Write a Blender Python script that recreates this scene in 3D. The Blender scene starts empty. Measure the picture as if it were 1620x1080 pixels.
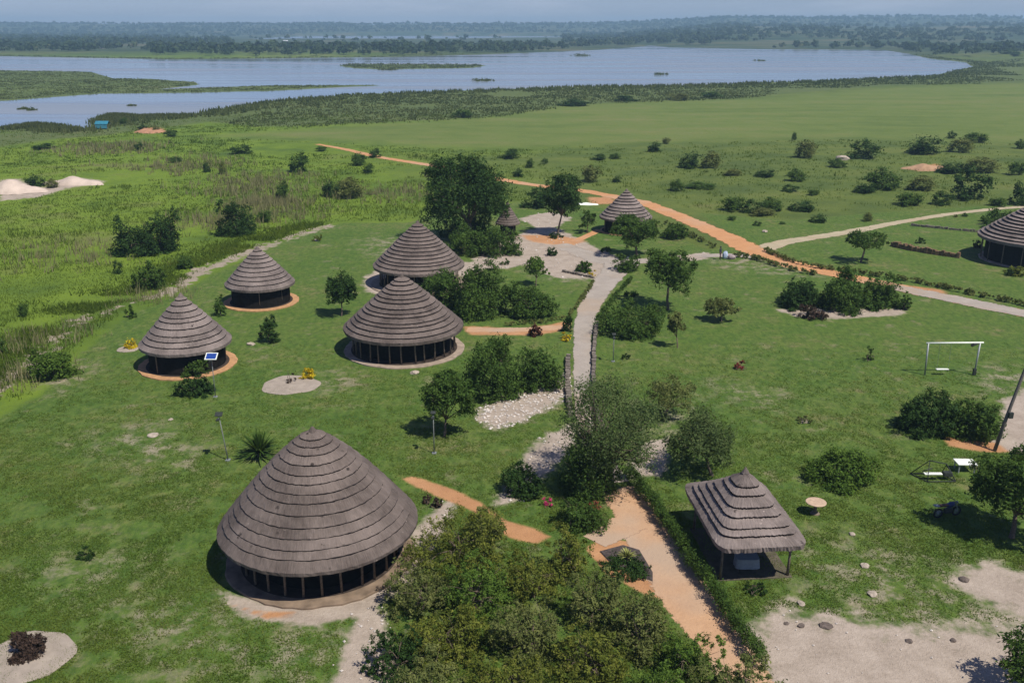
import bpy, bmesh, math, random
import numpy as np
from mathutils import Vector, Matrix
from mathutils.geometry import tessellate_polygon

# ------------------------------------------------------------------ camera, sky, sun, exposure
SC = bpy.context.scene
C = SC.collection
FPX, CAMH = 1500.0, 28.0
PITCH = math.atan(496 / FPX)
CP, SP = math.cos(PITCH), math.sin(PITCH)
cam = bpy.data.cameras.new("camera"); cam_o = bpy.data.objects.new("camera", cam); C.objects.link(cam_o)
cam.sensor_width = 36; cam.lens = 36 * FPX / 1620; cam.clip_start = .5; cam.clip_end = 30000
cam_o.location = (0, 0, CAMH); cam_o.rotation_euler = (math.pi / 2 - PITCH, 0, 0)
SC.camera = cam_o
SUN_EL = math.radians(57); SHX, SHY = -.74, .67          # direction in which shadows fall
SC.view_settings.view_transform = 'Standard'; SC.view_settings.look = 'None'
SC.view_settings.exposure = 0.16; SC.view_settings.gamma = 1
W = bpy.data.worlds.new("World"); SC.world = W; W.use_nodes = True
nt = W.node_tree
sky = nt.nodes.new('ShaderNodeTexSky'); sky.sky_type = 'NISHITA'; sky.sun_disc = False
sky.sun_elevation = SUN_EL; sky.sun_rotation = math.atan2(-SHX, -SHY)
sky.air_density = 1.0; sky.dust_density = .6; sky.ozone_density = 4.0; sky.altitude = 1000
bg = nt.nodes['Background']; bg.inputs[1].default_value = .063
tcw = nt.nodes.new('ShaderNodeTexCoord'); mpw = nt.nodes.new('ShaderNodeMapping'); mpw.inputs['Scale'].default_value = (3, 3, 22)
nzw = nt.nodes.new('ShaderNodeTexNoise'); nzw.inputs['Scale'].default_value = 2.2; nzw.inputs['Detail'].default_value = 5
rmw = nt.nodes.new('ShaderNodeMapRange'); rmw.inputs[1].default_value = .48; rmw.inputs[2].default_value = .8; rmw.inputs[4].default_value = .35
tnw = nt.nodes.new('ShaderNodeMix'); tnw.data_type = 'RGBA'; tnw.blend_type = 'MULTIPLY'; tnw.inputs[0].default_value = 1; tnw.inputs[7].default_value = (.94, .97, 1.36, 1)
clw = nt.nodes.new('ShaderNodeMix'); clw.data_type = 'RGBA'; clw.inputs[7].default_value = (11, 11.2, 13, 1)
nt.links.new(tcw.outputs['Generated'], mpw.inputs[0]); nt.links.new(mpw.outputs[0], nzw.inputs[0]); nt.links.new(nzw.outputs[0], rmw.inputs[0])
nt.links.new(sky.outputs[0], tnw.inputs[6]); nt.links.new(tnw.outputs[2], clw.inputs[6]); nt.links.new(rmw.outputs[0], clw.inputs[0]); nt.links.new(clw.outputs[2], bg.inputs[0])
sun = bpy.data.lights.new("sun", 'SUN'); sun.energy = 4.9; sun.angle = math.radians(.53); sun.color = (1, .95, .86)
sun_o = bpy.data.objects.new("sun", sun); C.objects.link(sun_o)
sun_o.rotation_euler = Vector((SHX * math.cos(SUN_EL), SHY * math.cos(SUN_EL), -math.sin(SUN_EL))).to_track_quat('-Z', 'Y').to_euler()
sun_o.location = (30, -30, 90)

# ------------------------------------------------------------------ measuring helpers
def at(px, py, z=0.0):
    dx = (px - 810) / FPX; dy = (540 - py) / FPX
    t = (z - CAMH) / (dy * CP - SP)
    return np.array([t * dx, t * (CP + dy * SP), z])
def proj(x, y, z):
    f = y * CP - (z - CAMH) * SP; u = y * SP + (z - CAMH) * CP
    return 810 + FPX * x / f, 540 - FPX * u / f
def height_at(x, y, py):
    k = (540 - py) / FPX
    # u = k f : y SP + d CP = k (y CP - d SP)
    return CAMH + (k * y * CP - y * SP) / (CP + k * SP)
def mpp(x, y, z=0): return (y * CP - (z - CAMH) * SP) / FPX
def poly(pts, z=0.0): return np.array([at(a, b, z)[:2] for a, b in pts])

# ------------------------------------------------------------------ object helpers
def tag(o, label=None, cat=None, group=None, kind=None):
    if label: o['label'] = label
    if cat: o['category'] = cat
    if group: o['group'] = group
    if kind: o['kind'] = kind
    return o
def link(name, me, parent=None, loc=None, rz=0, sc=None):
    o = bpy.data.objects.new(name, me); C.objects.link(o)
    if parent: o.parent = parent
    if loc is not None: o.location = tuple(float(v) for v in loc)
    if rz: o.rotation_euler = (0, 0, rz)
    if sc: o.scale = sc
    return o
def empty(name, loc, label=None, cat=None, group=None, rz=0):
    o = link(name, None, None, loc, rz); o.empty_display_size = .3
    return tag(o, label, cat, group)
def copy_tree(o, parent=None):
    c = o.copy(); C.objects.link(c); c.parent = parent
    for ch in list(o.children): copy_tree(ch, c)
    return c
def mesh_np(name, V, F, mats, attrs=None, uv=None, mi=None, smooth=False):
    """V (n,3); F (m,k) int array, or list of such arrays"""
    Fs = F if isinstance(F, list) else [F]
    me = bpy.data.meshes.new(name)
    V = np.asarray(V, np.float32)
    me.vertices.add(len(V)); me.vertices.foreach_set('co', V.ravel())
    loops = np.concatenate([f.ravel() for f in Fs]).astype(np.int32)
    tot = np.concatenate([np.full(len(f), f.shape[1]) for f in Fs]).astype(np.int32)
    st = np.concatenate([[0], np.cumsum(tot)[:-1]]).astype(np.int32)
    me.loops.add(len(loops)); me.loops.foreach_set('vertex_index', loops)
    me.polygons.add(len(tot)); me.polygons.foreach_set('loop_start', st); me.polygons.foreach_set('loop_total', tot)
    if mi is not None: me.polygons.foreach_set('material_index', np.asarray(mi, np.int32))
    me.polygons.foreach_set('use_smooth', np.full(len(tot), smooth))
    for m in (mats if isinstance(mats, (list, tuple)) else [mats]): me.materials.append(m)
    for k, a in (attrs or {}).items():
        a = np.asarray(a, np.float32)
        if a.ndim == 1:
            at_ = me.attributes.new(k, 'FLOAT', 'POINT'); at_.data.foreach_set('value', a)
        else:
            at_ = me.attributes.new(k, 'FLOAT_COLOR', 'POINT'); at_.data.foreach_set('color', a.ravel())
    if uv is not None:
        l = me.uv_layers.new(name='uv'); l.data.foreach_set('uv', np.asarray(uv, np.float32)[loops].ravel())
    me.update(calc_edges=True); me.validate()
    return me
class MB:
    """collects boxes, tubes, lathes into one mesh"""
    def __init__(s): s.v = []; s.f = []; s.n = 0; s.m = []
    def add(s, V, F, mi=0):
        s.v += [tuple(p) for p in V]; s.f += [tuple(i + s.n for i in f) for f in F]; s.m += [mi] * len(F); s.n += len(V); return s
    def box(s, c, d, rz=0, mi=0, rx=0, ry=0, bev=0.0):
        bm = bmesh.new(); bmesh.ops.create_cube(bm, size=1)
        for v in bm.verts: v.co = Vector((v.co.x * d[0], v.co.y * d[1], v.co.z * d[2]))
        if bev: bmesh.ops.bevel(bm, geom=bm.edges[:], offset=bev, segments=2, affect='EDGES', profile=.6)
        R = Matrix.Rotation(rz, 3, 'Z') @ Matrix.Rotation(rx, 3, 'X') @ Matrix.Rotation(ry, 3, 'Y')
        bm.verts.index_update()
        s.add([R @ v.co + Vector(c) for v in bm.verts], [[v.index for v in f.verts] for f in bm.faces], mi); bm.free(); return s
    def tube(s, pts, rad, seg=8, mi=0, cap=True):
        pts = [Vector(p) for p in pts]; n = len(pts)
        rad = rad if hasattr(rad, '__len__') else [rad] * n
        V = []; F = []
        for i, p in enumerate(pts):
            t = (pts[min(i + 1, n - 1)] - pts[max(i - 1, 0)]).normalized()
            a = t.cross(Vector((0, 0, 1)) if abs(t.z) < .9 else Vector((1, 0, 0))).normalized(); b = t.cross(a)
            for k in range(seg):
                th = 2 * math.pi * k / seg; V.append(p + (a * math.cos(th) + b * math.sin(th)) * rad[i])
        for i in range(n - 1):
            for k in range(seg):
                F.append((i * seg + k, i * seg + (k + 1) % seg, (i + 1) * seg + (k + 1) % seg, (i + 1) * seg + k))
        if cap: F.append(tuple(range(seg))[::-1]); F.append(tuple((n - 1) * seg + k for k in range(seg)))
        return s.add(V, F, mi)
    def lathe(s, prof, seg=32, c=(0, 0, 0), mi=0, wob=0, rng=None):
        V = []; F = []; m = len(prof)
        for k in range(seg):
            th = 2 * math.pi * k / seg; w = 1 + (rng.uniform(-wob, wob) if rng else 0)
            for r, z in prof: V.append((c[0] + r * w * math.cos(th), c[1] + r * w * math.sin(th), c[2] + z))
        for k in range(seg):
            q = (k + 1) % seg
            for j in range(m - 1): F.append((k * m + j, q * m + j, q * m + j + 1, k * m + j + 1))
        if prof[-1][0] > 1e-4: F.append(tuple(k * m + m - 1 for k in range(seg)))
        return s.add(V, F, mi)
    def build(s, name, mats, parent=None, loc=None, smooth=False, rz=0):
        me = bpy.data.meshes.new(name); me.from_pydata(s.v, [], s.f)
        for m in (mats if isinstance(mats, (list, tuple)) else [mats]): me.materials.append(m)
        me.polygons.foreach_set('material_index', s.m)
        me.polygons.foreach_set('use_smooth', [smooth] * len(s.f)); me.update()
        return link(name, me, parent, loc, rz)

# ------------------------------------------------------------------ materials
class NT:
    def __init__(s, name):
        s.m = bpy.data.materials.new(name); s.m.use_nodes = True; s.t = s.m.node_tree
        s.b = s.t.nodes['Principled BSDF']; s.out = s.t.nodes['Material Output']
        s.b.inputs['Specular IOR Level'].default_value = .2
    def n(s, typ, **kw):
        x = s.t.nodes.new(typ)
        for k, v in kw.items(): setattr(x, k, v)
        return x
    def set(s, sock, v):
        if isinstance(v, bpy.types.NodeSocket): s.t.links.new(v, sock)
        elif isinstance(v, (tuple, list)) and len(v) == 3 and sock.type == 'RGBA': sock.default_value = (*v, 1)
        else: sock.default_value = v
    def math(s, op, a, b=0.0, c=0.0, clamp=False):
        x = s.n('ShaderNodeMath', operation=op, use_clamp=clamp)
        s.set(x.inputs[0], a); s.set(x.inputs[1], b); s.set(x.inputs[2], c); return x.outputs[0]
    def mix(s, f, a, b, mode='MIX'):
        x = s.n('ShaderNodeMix', data_type='RGBA', blend_type=mode)
        s.set(x.inputs[0], f); s.set(x.inputs[6], a); s.set(x.inputs[7], b); return x.outputs[2]
    def noise(s, scale, vec=None, detail=3, rough=.55, dist=0):
        x = s.n('ShaderNodeTexNoise'); x.inputs['Scale'].default_value = scale; x.inputs['Detail'].default_value = detail
        x.inputs['Roughness'].default_value = rough; x.inputs['Distortion'].default_value = dist
        if vec is None: vec = s.coord()
        s.t.links.new(vec, x.inputs['Vector']); return x.outputs[0]
    def coord(s, what='Object'):
        if not hasattr(s, '_c'): s._c = s.n('ShaderNodeTexCoord')
        return s._c.outputs[what]
    def mapping(s, vec, sc):
        x = s.n('ShaderNodeMapping'); s.t.links.new(vec, x.inputs[0]); x.inputs['Scale'].default_value = sc; return x.outputs[0]
    def attr(s, name, out='Fac'):
        return s.n('ShaderNodeAttribute', attribute_name=name).outputs[out]
    def sstep(s, v, lo, hi):
        x = s.n('ShaderNodeMapRange', interpolation_type='SMOOTHSTEP'); s.set(x.inputs[0], v)
        x.inputs[1].default_value = lo; x.inputs[2].default_value = hi; return x.outputs[0]
    def ramp(s, f, stops):
        x = s.n('ShaderNodeValToRGB'); e = x.color_ramp.elements
        while len(e) < len(stops): e.new(.5)
        for q, (p, c) in zip(e, stops): q.position = p; q.color = (*c, 1)
        s.set(x.inputs[0], f); return x.outputs[0]
    def bump(s, h, strength=.5, dist=.1):
        x = s.n('ShaderNodeBump'); x.inputs['Strength'].default_value = strength; x.inputs['Distance'].default_value = dist
        s.set(x.inputs['Height'], h); s.t.links.new(x.outputs[0], s.b.inputs['Normal']); return x
    def fin(s, col=None, rough=.9):
        if col is not None: s.set(s.b.inputs['Base Color'], col)
        s.set(s.b.inputs['Roughness'], rough); return s.m
def simple(name, col, rough=.8, var=.25, scale=6, metal=0, bump=0, spec=.2):
    t = NT(name); n = t.noise(scale, detail=4)
    a = tuple(c * (1 - var) for c in col); b = tuple(min(1, c * (1 + var)) for c in col)
    t.b.inputs['Metallic'].default_value = metal; t.b.inputs['Specular IOR Level'].default_value = spec
    if bump: t.bump(n, bump, .05)
    return t.fin(t.ramp(n, [(.3, a), (.7, b)]), rough)
def leaf_mat(name, dark, light, trans=.3, extra=None):
    t = NT(name); tint = t.attr('tint')
    mid = tuple((a + b) / 2 for a, b in zip(dark, light))
    st = [(0, dark), (.5, mid), (1, light)]
    if extra: st[-1] = (.88, light); st.append((1, extra))
    col = t.ramp(tint, st)
    t.set(t.b.inputs['Base Color'], col); t.b.inputs['Roughness'].default_value = .7; t.b.inputs['Specular IOR Level'].default_value = .07
    tr = t.n('ShaderNodeBsdfTranslucent'); lc = t.mix(.5, col, (.12, .16, .02)); t.set(tr.inputs[0], lc)
    mx = t.n('ShaderNodeMixShader'); mx.inputs[0].default_value = trans
    t.t.links.new(t.b.outputs[0], mx.inputs[1]); t.t.links.new(tr.outputs[0], mx.inputs[2])
    t.t.links.new(mx.outputs[0], t.out.inputs[0]); return t.m
L_DARK = leaf_mat('leaf_dark', (.016, .040, .010), (.046, .088, .019), .22)
L_MID = leaf_mat('leaf_mid', (.028, .066, .013), (.098, .160, .030), .3)
L_BRIGHT = leaf_mat('leaf_bright', (.055, .115, .018), (.145, .225, .036), .36)
L_ACACIA = leaf_mat('leaf_acacia', (.075, .108, .018), (.235, .250, .045), .4, (.27, .22, .08))
L_OLIVE = leaf_mat('leaf_olive', (.080, .110, .030), (.235, .25, .080), .4)
L_GREY = leaf_mat('leaf_grey', (.075, .115, .048), (.20, .235, .115), .38)
L_RED = leaf_mat('leaf_red', (.045, .015, .012), (.11, .035, .022), .2)
L_BROWN = leaf_mat('leaf_brown', (.030, .020, .016), (.085, .055, .040), .15)
L_YELLOW = leaf_mat('leaf_yellow', (.40, .28, .01), (.72, .56, .02), .25)
L_PINK = leaf_mat('leaf_pink', (.45, .03, .12), (.65, .08, .22), .25)
L_ROSE = leaf_mat('leaf_rose', (.20, .03, .03), (.36, .09, .07), .25)
L_REED = leaf_mat('leaf_reed', (.080, .105, .034), (.140, .160, .054), .5, (.16, .145, .075))
L_GRASS = leaf_mat('leaf_grass', (.085, .140, .018), (.160, .220, .028), .6, (.18, .17, .06))
L_WISP = leaf_mat('leaf_wispy', (.040, .075, .022), (.125, .165, .055), .32, (.19, .18, .09))
L_LAWN = leaf_mat('leaf_lawn', (.078, .142, .018), (.158, .210, .036), .5, (.21, .18, .08))
L_DRY = leaf_mat('leaf_dry', (.17, .17, .07), (.30, .27, .14), .35)
L_FAR = leaf_mat('leaf_far', (.020, .042, .018), (.055, .082, .032), .2, (.12, .12, .05))
BARK = simple('bark', (.13, .10, .075), .9, .4, 14, bump=.5)
BARK_PALE = simple('bark_pale', (.26, .22, .18), .9, .3, 12, bump=.4)
WOOD_POST = simple('wood_post', (.17, .13, .095), .85, .4, 10, bump=.4)
DARKWALL_SHADE = simple('dark_wall_shade', (.013, .012, .011), .95, .35, 3, bump=.2, spec=.02)  # near-black: dark screen walls, and interior shade painted in for the open huts
MUDFLOOR_SHADE = simple('mud_floor_shade', (.055, .042, .034), .95, .3, 2.5, bump=.3, spec=.02)  # floor colour darkened to hold the shade under the roofs
PLINTH_OR = simple('plinth_orange', (.42, .235, .115), .95, .22, 3, bump=.3)
PLINTH_PALE = simple('plinth_pale', (.30, .235, .18), .95, .25, 2, bump=.3)
PLINTH_EARTH = simple('plinth_earth', (.20, .145, .10), .95, .35, 1.2, bump=.4)
METAL = simple('metal_grey', (.32, .34, .33), .5, .2, 8, metal=.5)
METAL_DK = simple('metal_dark', (.035, .04, .035), .5, .3, 8)
WHITE = simple('white_paint', (.72, .74, .66), .6, .08, 5)
PALECLOTH = simple('pale_cloth', (.26, .28, .29), .9, .1, 8, bump=.2)
BLUEP = simple('panel_blue', (.02, .055, .24), .2, .2, 10, spec=.5)
ROCK = simple('rock_pale', (.36, .30, .24), .95, .3, 5, bump=.6)
ROCK_DK = simple('rock_dark', (.12, .095, .08), .95, .4, 5, bump=.6)
STONEK = simple('stone_kerb', (.16, .135, .11), .95, .5, 4, bump=.6)
SANDM = simple('sand_white', (.48, .39, .32), .95, .16, .6, bump=.4)
TABLEW = simple('table_wood', (.46, .33, .23), .7, .18, 5)
def thatch(name, a, b):
    t = NT(name); uv = t.coord('UV')
    st = t.noise(1.0, t.mapping(uv, (16, 1.1, 1)), 5, .7)
    fine = t.noise(1.0, t.mapping(uv, (46, 4.5, 1)), 3, .7)
    blot = t.noise(.55, None, 4, .6); sp = t.noise(3.2, None, 3, .7)
    f = t.math('ADD', t.math('MULTIPLY', st, .45), t.math('MULTIPLY', fine, .4))
    f = t.math('ADD', f, t.math('MULTIPLY', t.math('SUBTRACT', blot, .5), .8))
    f = t.math('ADD', f, t.math('MULTIPLY', t.math('SUBTRACT', t.attr('tint'), .5), .22))
    mid = tuple((p + q) / 2 for p, q in zip(a, b))
    col = t.ramp(f, [(.18, a), (.45, mid), (.72, b)])
    col = t.mix(t.sstep(sp, .66, .76), col, tuple(min(1, q * 1.35) for q in b))
    col = t.mix(t.sstep(t.noise(2.1, None, 3), .66, .75), col, tuple(q * .6 for q in a))
    t.bump(t.math('ADD', st, fine), .7, .04)
    return t.fin(col, .85)
THATCH = thatch('thatch_brown', (.056, .043, .036), (.230, .183, .157))
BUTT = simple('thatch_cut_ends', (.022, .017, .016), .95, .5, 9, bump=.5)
THATCH_L = thatch('thatch_grey', (.070, .056, .049), (.305, .248, .220))

# ------------------------------------------------------------------ ground masks
def sdist(P, Q):
    """signed distance of points P (n,2) to polygon Q, negative inside"""
    d = np.full(len(P), 1e18); ins = np.zeros(len(P), bool)
    for i in range(len(Q)):
        a, b = Q[i], Q[(i + 1) % len(Q)]; e = b - a; w = P - a
        t = np.clip((w @ e) / max(e @ e, 1e-9), 0, 1)[:, None]
        d = np.minimum(d, ((w - t * e) ** 2).sum(1))
        c1 = P[:, 1] >= a[1]; c2 = P[:, 1] < b[1]; cr = e[0] * w[:, 1] - e[1] * w[:, 0]
        ins ^= (c1 & c2 & (cr > 0)) | (~c1 & ~c2 & (cr < 0))
    d = np.sqrt(d); d[ins] *= -1; return d
def ldist(P, Q):
    d = np.full(len(P), 1e18)
    for i in range(len(Q) - 1):
        a, b = Q[i], Q[i + 1]; e = b - a; w = P - a
        t = np.clip((w @ e) / max(e @ e, 1e-9), 0, 1)[:, None]
        d = np.minimum(d, ((w - t * e) ** 2).sum(1))
    return np.sqrt(d)
def soft(sd, s): return np.clip(.5 - sd / (2 * s), 0, 1)
_perm = np.random.RandomState(7).rand(256, 256)
def vnoise(x, y, sc):
    x = x * sc; y = y * sc; xi = np.floor(x).astype(int); yi = np.floor(y).astype(int)
    fx = x - xi; fy = y - yi; fx = fx * fx * (3 - 2 * fx); fy = fy * fy * (3 - 2 * fy)
    g = lambda i, j: _perm[i & 255, j & 255]
    return (g(xi, yi) * (1 - fx) + g(xi + 1, yi) * fx) * (1 - fy) + (g(xi, yi + 1) * (1 - fx) + g(xi + 1, yi + 1) * fx) * fy

LAKE = poly([(-900, 205), (0, 203), (55, 197), (105, 200), (128, 206), (150, 202), (152, 190), (178, 181), (215, 185), (300, 180), (420, 160),
             (560, 149), (700, 144), (900, 137), (1100, 134), (1300, 127), (1480, 119), (1542, 105), (1530, 98), (1470, 92), (1440, 85), (1400, 79),
             (1200, 77.5), (1060, 75), (1030, 71.5), (1000, 75), (940, 79), (760, 86), (600, 90), (400, 92.5), (270, 93.5), (100, 90.5), (0, 88.5), (-900, 84)])
ISL = [poly([(-900, 112), (0, 111), (140, 113), (178, 124), (230, 124), (305, 129), (310, 133), (240, 141), (120, 149), (0, 158), (-900, 172)]),
       poly([(100, 147), (330, 138), (420, 135), (520, 134.5), (600, 134), (540, 136.5), (420, 142.5), (300, 145)]),
       poly([(538, 103), (560, 101), (740, 102), (768, 103), (740, 107), (600, 109), (560, 107)])]
LAKE2 = poly([(395, 62), (700, 61.5), (868, 60), (900, 57.5), (700, 56.8), (480, 57)])
LAWN = poly([(-260, 760), (-60, 690), (60, 625), (130, 556), (200, 500), (270, 470), (345, 430), (420, 393), (470, 375), (540, 352), (650, 352), (700, 330), (850, 318),
             (905, 318), (1000, 340), (1120, 395), (1160, 390), (1180, 380), (1100, 335), (1150, 340), (1250, 348), (1400, 335), (1620, 322), (2100, 310), (2400, 1200), (-700, 1250)])
SAND = [(poly(p), s) for p, s in [
    ([(0, 316), (0, 283), (28, 282), (60, 299), (85, 288), (118, 279), (168, 286), (112, 296), (60, 310)], 2.5),
    ([(735, 425), (760, 400), (810, 375), (850, 360), (820, 345), (870, 335), (905, 345), (880, 360), (960, 400), (1000, 410), (1110, 400), (1150, 402), (1100, 412), (1010, 416), (940, 440), (880, 440), (830, 420), (790, 425)], 1.2),
    ([(770, 640), (830, 612), (895, 590), (905, 620), (870, 645), (825, 665), (785, 680), (752, 660)], 1.6),
    ([(860, 690), (905, 670), (910, 700), (830, 790), (780, 800), (800, 770), (830, 720)], 1.2),
    ([(1180, 985), (1240, 960), (1330, 975), (1390, 985), (1470, 990), (1530, 985), (1640, 985), (1800, 1000), (1900, 1300), (1150, 1300)], 3.6),
    ([(1510, 900), (1560, 890), (1620, 905), (1800, 930), (1800, 985), (1640, 985), (1560, 960), (1510, 925)], 2.6),
    ([(1590, 630), (1640, 610), (1800, 640), (1800, 730), (1640, 725), (1585, 712), (1530, 702), (1560, 690), (1585, 665)], 1.0),
    ([(655, 840), (690, 800), (720, 790), (700, 850), (640, 930), (600, 960), (640, 1100), (480, 1200), (560, 980), (560, 940), (620, 900)], 1.0),
    ([(345, 935), (420, 955), (560, 945), (610, 930), (590, 970), (500, 990), (380, 975)], .7),
    ([(1225, 490), (1290, 486), (1360, 490), (1432, 488), (1425, 498), (1330, 505), (1260, 500)], 1.2),
    ([(575, 440), (600, 425), (740, 415), (760, 430), (640, 470), (580, 462)], 1.2),
    ([(1020, 700), (1060, 690), (1055, 745), (1010, 760), (990, 745)], 1.0),
]]
PATCH = [(poly(p), s) for p, s in [   # thin worn grass, half strength
    ([(180, 960), (300, 960), (420, 985), (560, 990), (560, 1100), (400, 1080), (220, 1040)], 2.6),
    ([(60, 900), (170, 880), (240, 890), (120, 940)], 2.2),
    ([(150, 690), (230, 670), (330, 720), (280, 745), (170, 715)], 2.2),
    ([(470, 600), (560, 585), (560, 610), (500, 620)], 1.5),
    ([(1250, 860), (1420, 870), (1560, 900), (1620, 990), (1380, 985), (1300, 930)], 2.8),
    ([(1130, 605), (1230, 620), (1220, 645), (1150, 630)], 2.0),
    ([(980, 640), (1100, 640), (1100, 680), (1000, 700)], 2.2),
    ([(570, 380), (680, 370), (720, 385), (600, 410)], 2.5),
    ([(820, 425), (950, 430), (960, 450), (880, 445)], 1.5),
    ([(1100, 400), (1230, 410), (1300, 440), (1150, 425)], 1.5),
    ([(1540, 580), (1700, 590), (1660, 640), (1570, 640)], 2.0),
    ([(60, 600), (130, 570), (150, 590), (100, 620)], 1.5),
]]
BANK = poly([(-300, 700), (-60, 640), (20, 590), (75, 545), (140, 500), (205, 480), (265, 462), (320, 425), (390, 398), (455, 376), (520, 356)])
ORANGE = [(poly(p), s) for p, s in [
    ([(632, 753), (660, 755), (715, 772), (762, 796), (800, 822), (845, 836), (872, 848), (850, 860), (805, 850), (745, 806), (700, 788), (655, 768)], .45),
    ([(730, 515), (830, 520), (900, 508), (905, 520), (850, 530), (745, 530)], .8),
    ([(825, 372), (880, 372), (930, 380), (900, 390), (840, 382)], 1.2),
    ([(925, 866), (950, 852), (1000, 856), (1055, 905), (1070, 950), (1030, 945), (960, 908)], .25),
    ([(1490, 690), (1575, 700), (1600, 715), (1560, 715), (1500, 705)], .6),
    ([(930, 312), (965, 312), (980, 322), (935, 322)], 1.5), ([(225, 200), (255, 202), (262, 208), (215, 210)], 3),
    ([(1448, 262), (1482, 258), (1495, 268), (1450, 270)], 2.5),
    ([(1420, 450), (1490, 458), (1500, 466), (1430, 462)], 1.0),
    ([(360, 955), (420, 968), (470, 966), (460, 976), (420, 978)], .4),
]]
REED = poly([(-900, 260), (-50, 215), (60, 205), (110, 205), (150, 190), (215, 178), (330, 165), (600, 140), (1000, 128), (1300, 118), (1560, 100), (1620, 92), (1620, 130), (1400, 135), (1150, 155), (900, 165), (760, 185),
             (560, 195), (420, 200), (330, 192), (230, 205), (150, 215), (100, 218), (0, 232)])
FIELD = poly([(340, 215), (560, 198), (760, 186), (900, 166), (1150, 157), (1400, 138), (1620, 132), (2400, 120), (2400, 240), (1620, 225), (1300, 218), (1000, 225), (760, 235), (560, 225)])

def lake_sd(P):
    d = sdist(P, LAKE)
    for q in ISL: d = np.maximum(d, -sdist(P, q))
    return np.minimum(d, sdist(P, LAKE2))
def ground_z(x, y, sd, lawn):
    wild = 1 - lawn
    z = -(.28 * vnoise(x, y, .12) * .6 + .28 * vnoise(x, y, .5) * .4) * wild
    far = np.clip((y - 1150) / 2600, 0, 1); far = far * far * (3 - 2 * far)
    rightside = np.clip((x + 200) / 1500, 0, 1)
    near_r = np.clip((y - 1500) / 900, 0, 1) * np.clip((x / np.maximum(y, 1) - .10) / .12, 0, 1) * 27
    ridge = np.clip((y - 3100) / 1500, 0, 1); ridge = ridge * ridge * (3 - 2 * ridge)
    z = z + ridge * (36 + 14 * (vnoise(x, y * .3, .0011) - .5) + 7 * vnoise(x, y, .006)) + near_r * (.85 + .3 * vnoise(x, y, .004))
    z = z + np.where((y > 1000) & (y < 3100), 4 * vnoise(x, y, .004) * np.clip((sd) / 120, 0, 1), 0)
    w = np.clip(-sd / np.maximum(6, y * .01), -1, 1)
    z = np.where(sd < 0, -.2 - 1.6 * np.clip(-sd / 10, 0, 1), z)
    return z
NR, NC = 720, 460
rr = 18 * (6600 / 18) ** (np.arange(NR) / (NR - 1)); aa = np.radians(np.linspace(-58, 58, NC))
RR, AA = np.meshgrid(rr, aa, indexing='ij')
GX = (RR * np.sin(AA)).ravel(); GY = (RR * np.cos(AA) - 10).ravel(); PG = np.stack([GX, GY], 1)
sdL = lake_sd(PG)
mL = soft(sdist(PG, LAWN), 1.5)
mS = np.zeros(len(PG)); mP = np.zeros(len(PG)); mO = np.zeros(len(PG))
near = GY < 330; PN = PG[near]
for q, s in SAND: mS[near] = np.maximum(mS[near], soft(sdist(PN, q), s))
for q, s in PATCH: mP[near] = np.maximum(mP[near], soft(sdist(PN, q), s))
for q, s in ORANGE: mO[near] = np.maximum(mO[near], soft(sdist(PN, q), s))
mB = np.zeros(len(PG)); mB[near] = np.clip(.92 - ldist(PN, BANK) / 3.0, 0, 1)
mR = np.maximum(soft(sdist(PG, REED), 9), soft(sdL - 14, 8) * (GY < 1200))
for q in ISL: mR = np.maximum(mR, soft(sdist(PG, q), 4) * .62)
mF = soft(sdist(PG, FIELD), 16)
mFlat = mL.copy()
for q in ([(500, 228), (545, 236), (600, 249), (690, 263), (760, 278), (830, 291), (930, 303), (1020, 321), (1080, 345), (1150, 375), (1200, 401), (1310, 431), (1530, 478), (1800, 535)], [(1205, 394), (1300, 374), (1420, 352), (1500, 339), (1640, 326), (1760, 320)]):
    mFlat[near] = np.maximum(mFlat[near], np.clip(2.2 - ldist(PN, poly(q)) / 3.2, 0, 1))
GZ = ground_z(GX, GY, sdL, mFlat)
A = np.stack([mL, mS, mO, mP], 1); B = np.stack([mR, mF, mB, np.clip((GY - 900) / 300, 0, 1)], 1)
ii = np.arange(NR * NC).reshape(NR, NC)
QF = np.stack([ii[:-1, :-1].ravel(), ii[:-1, 1:].ravel(), ii[1:, 1:].ravel(), ii[1:, :-1].ravel()], 1)
t = NT('ground_cover')
vec = t.coord()
def sep(name):
    x = t.n('ShaderNodeSeparateColor'); a = t.n('ShaderNodeAttribute', attribute_name=name); t.t.links.new(a.outputs['Color'], x.inputs[0])
    return x.outputs[0], x.outputs[1], x.outputs[2], a.outputs['Alpha']
aL, aS, aO, aP = sep('cover_a'); aR, aF, aB, aFar = sep('cover_b')
nH = t.noise(.018, None, 4); nM = t.noise(.11, None, 4); nS = t.noise(.7, None, 5, .65); nX = t.noise(4.5, None, 4, .7); nXX = t.noise(17, None, 2, .7)
stretch = t.noise(.05, t.mapping(vec, (.25, 1, 1)), 4, .6)
def edge(mask, amp, w, nz=None):
    nz = nz or nS
    return t.sstep(t.math('ADD', mask, t.math('MULTIPLY', t.math('SUBTRACT', nz, .5), amp)), .5 - w, .5 + w)
mixn = t.math('ADD', t.math('MULTIPLY', nM, .45), t.math('MULTIPLY', nS, .55))
detail = t.math('ADD', t.math('MULTIPLY', nX, .5), t.math('MULTIPLY', nXX, .5))
lawnc = t.ramp(t.math('ADD', t.math('MULTIPLY', nM, .45), t.math('MULTIPLY', nS, .55)), [(.30, (.050, .104, .014)), (.44, (.082, .142, .020)), (.55, (.112, .157, .029)), (.66, (.185, .170, .068))])
blade = t.noise(2.2, t.mapping(vec, (1, .55, 1)), 5, .75)
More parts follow.
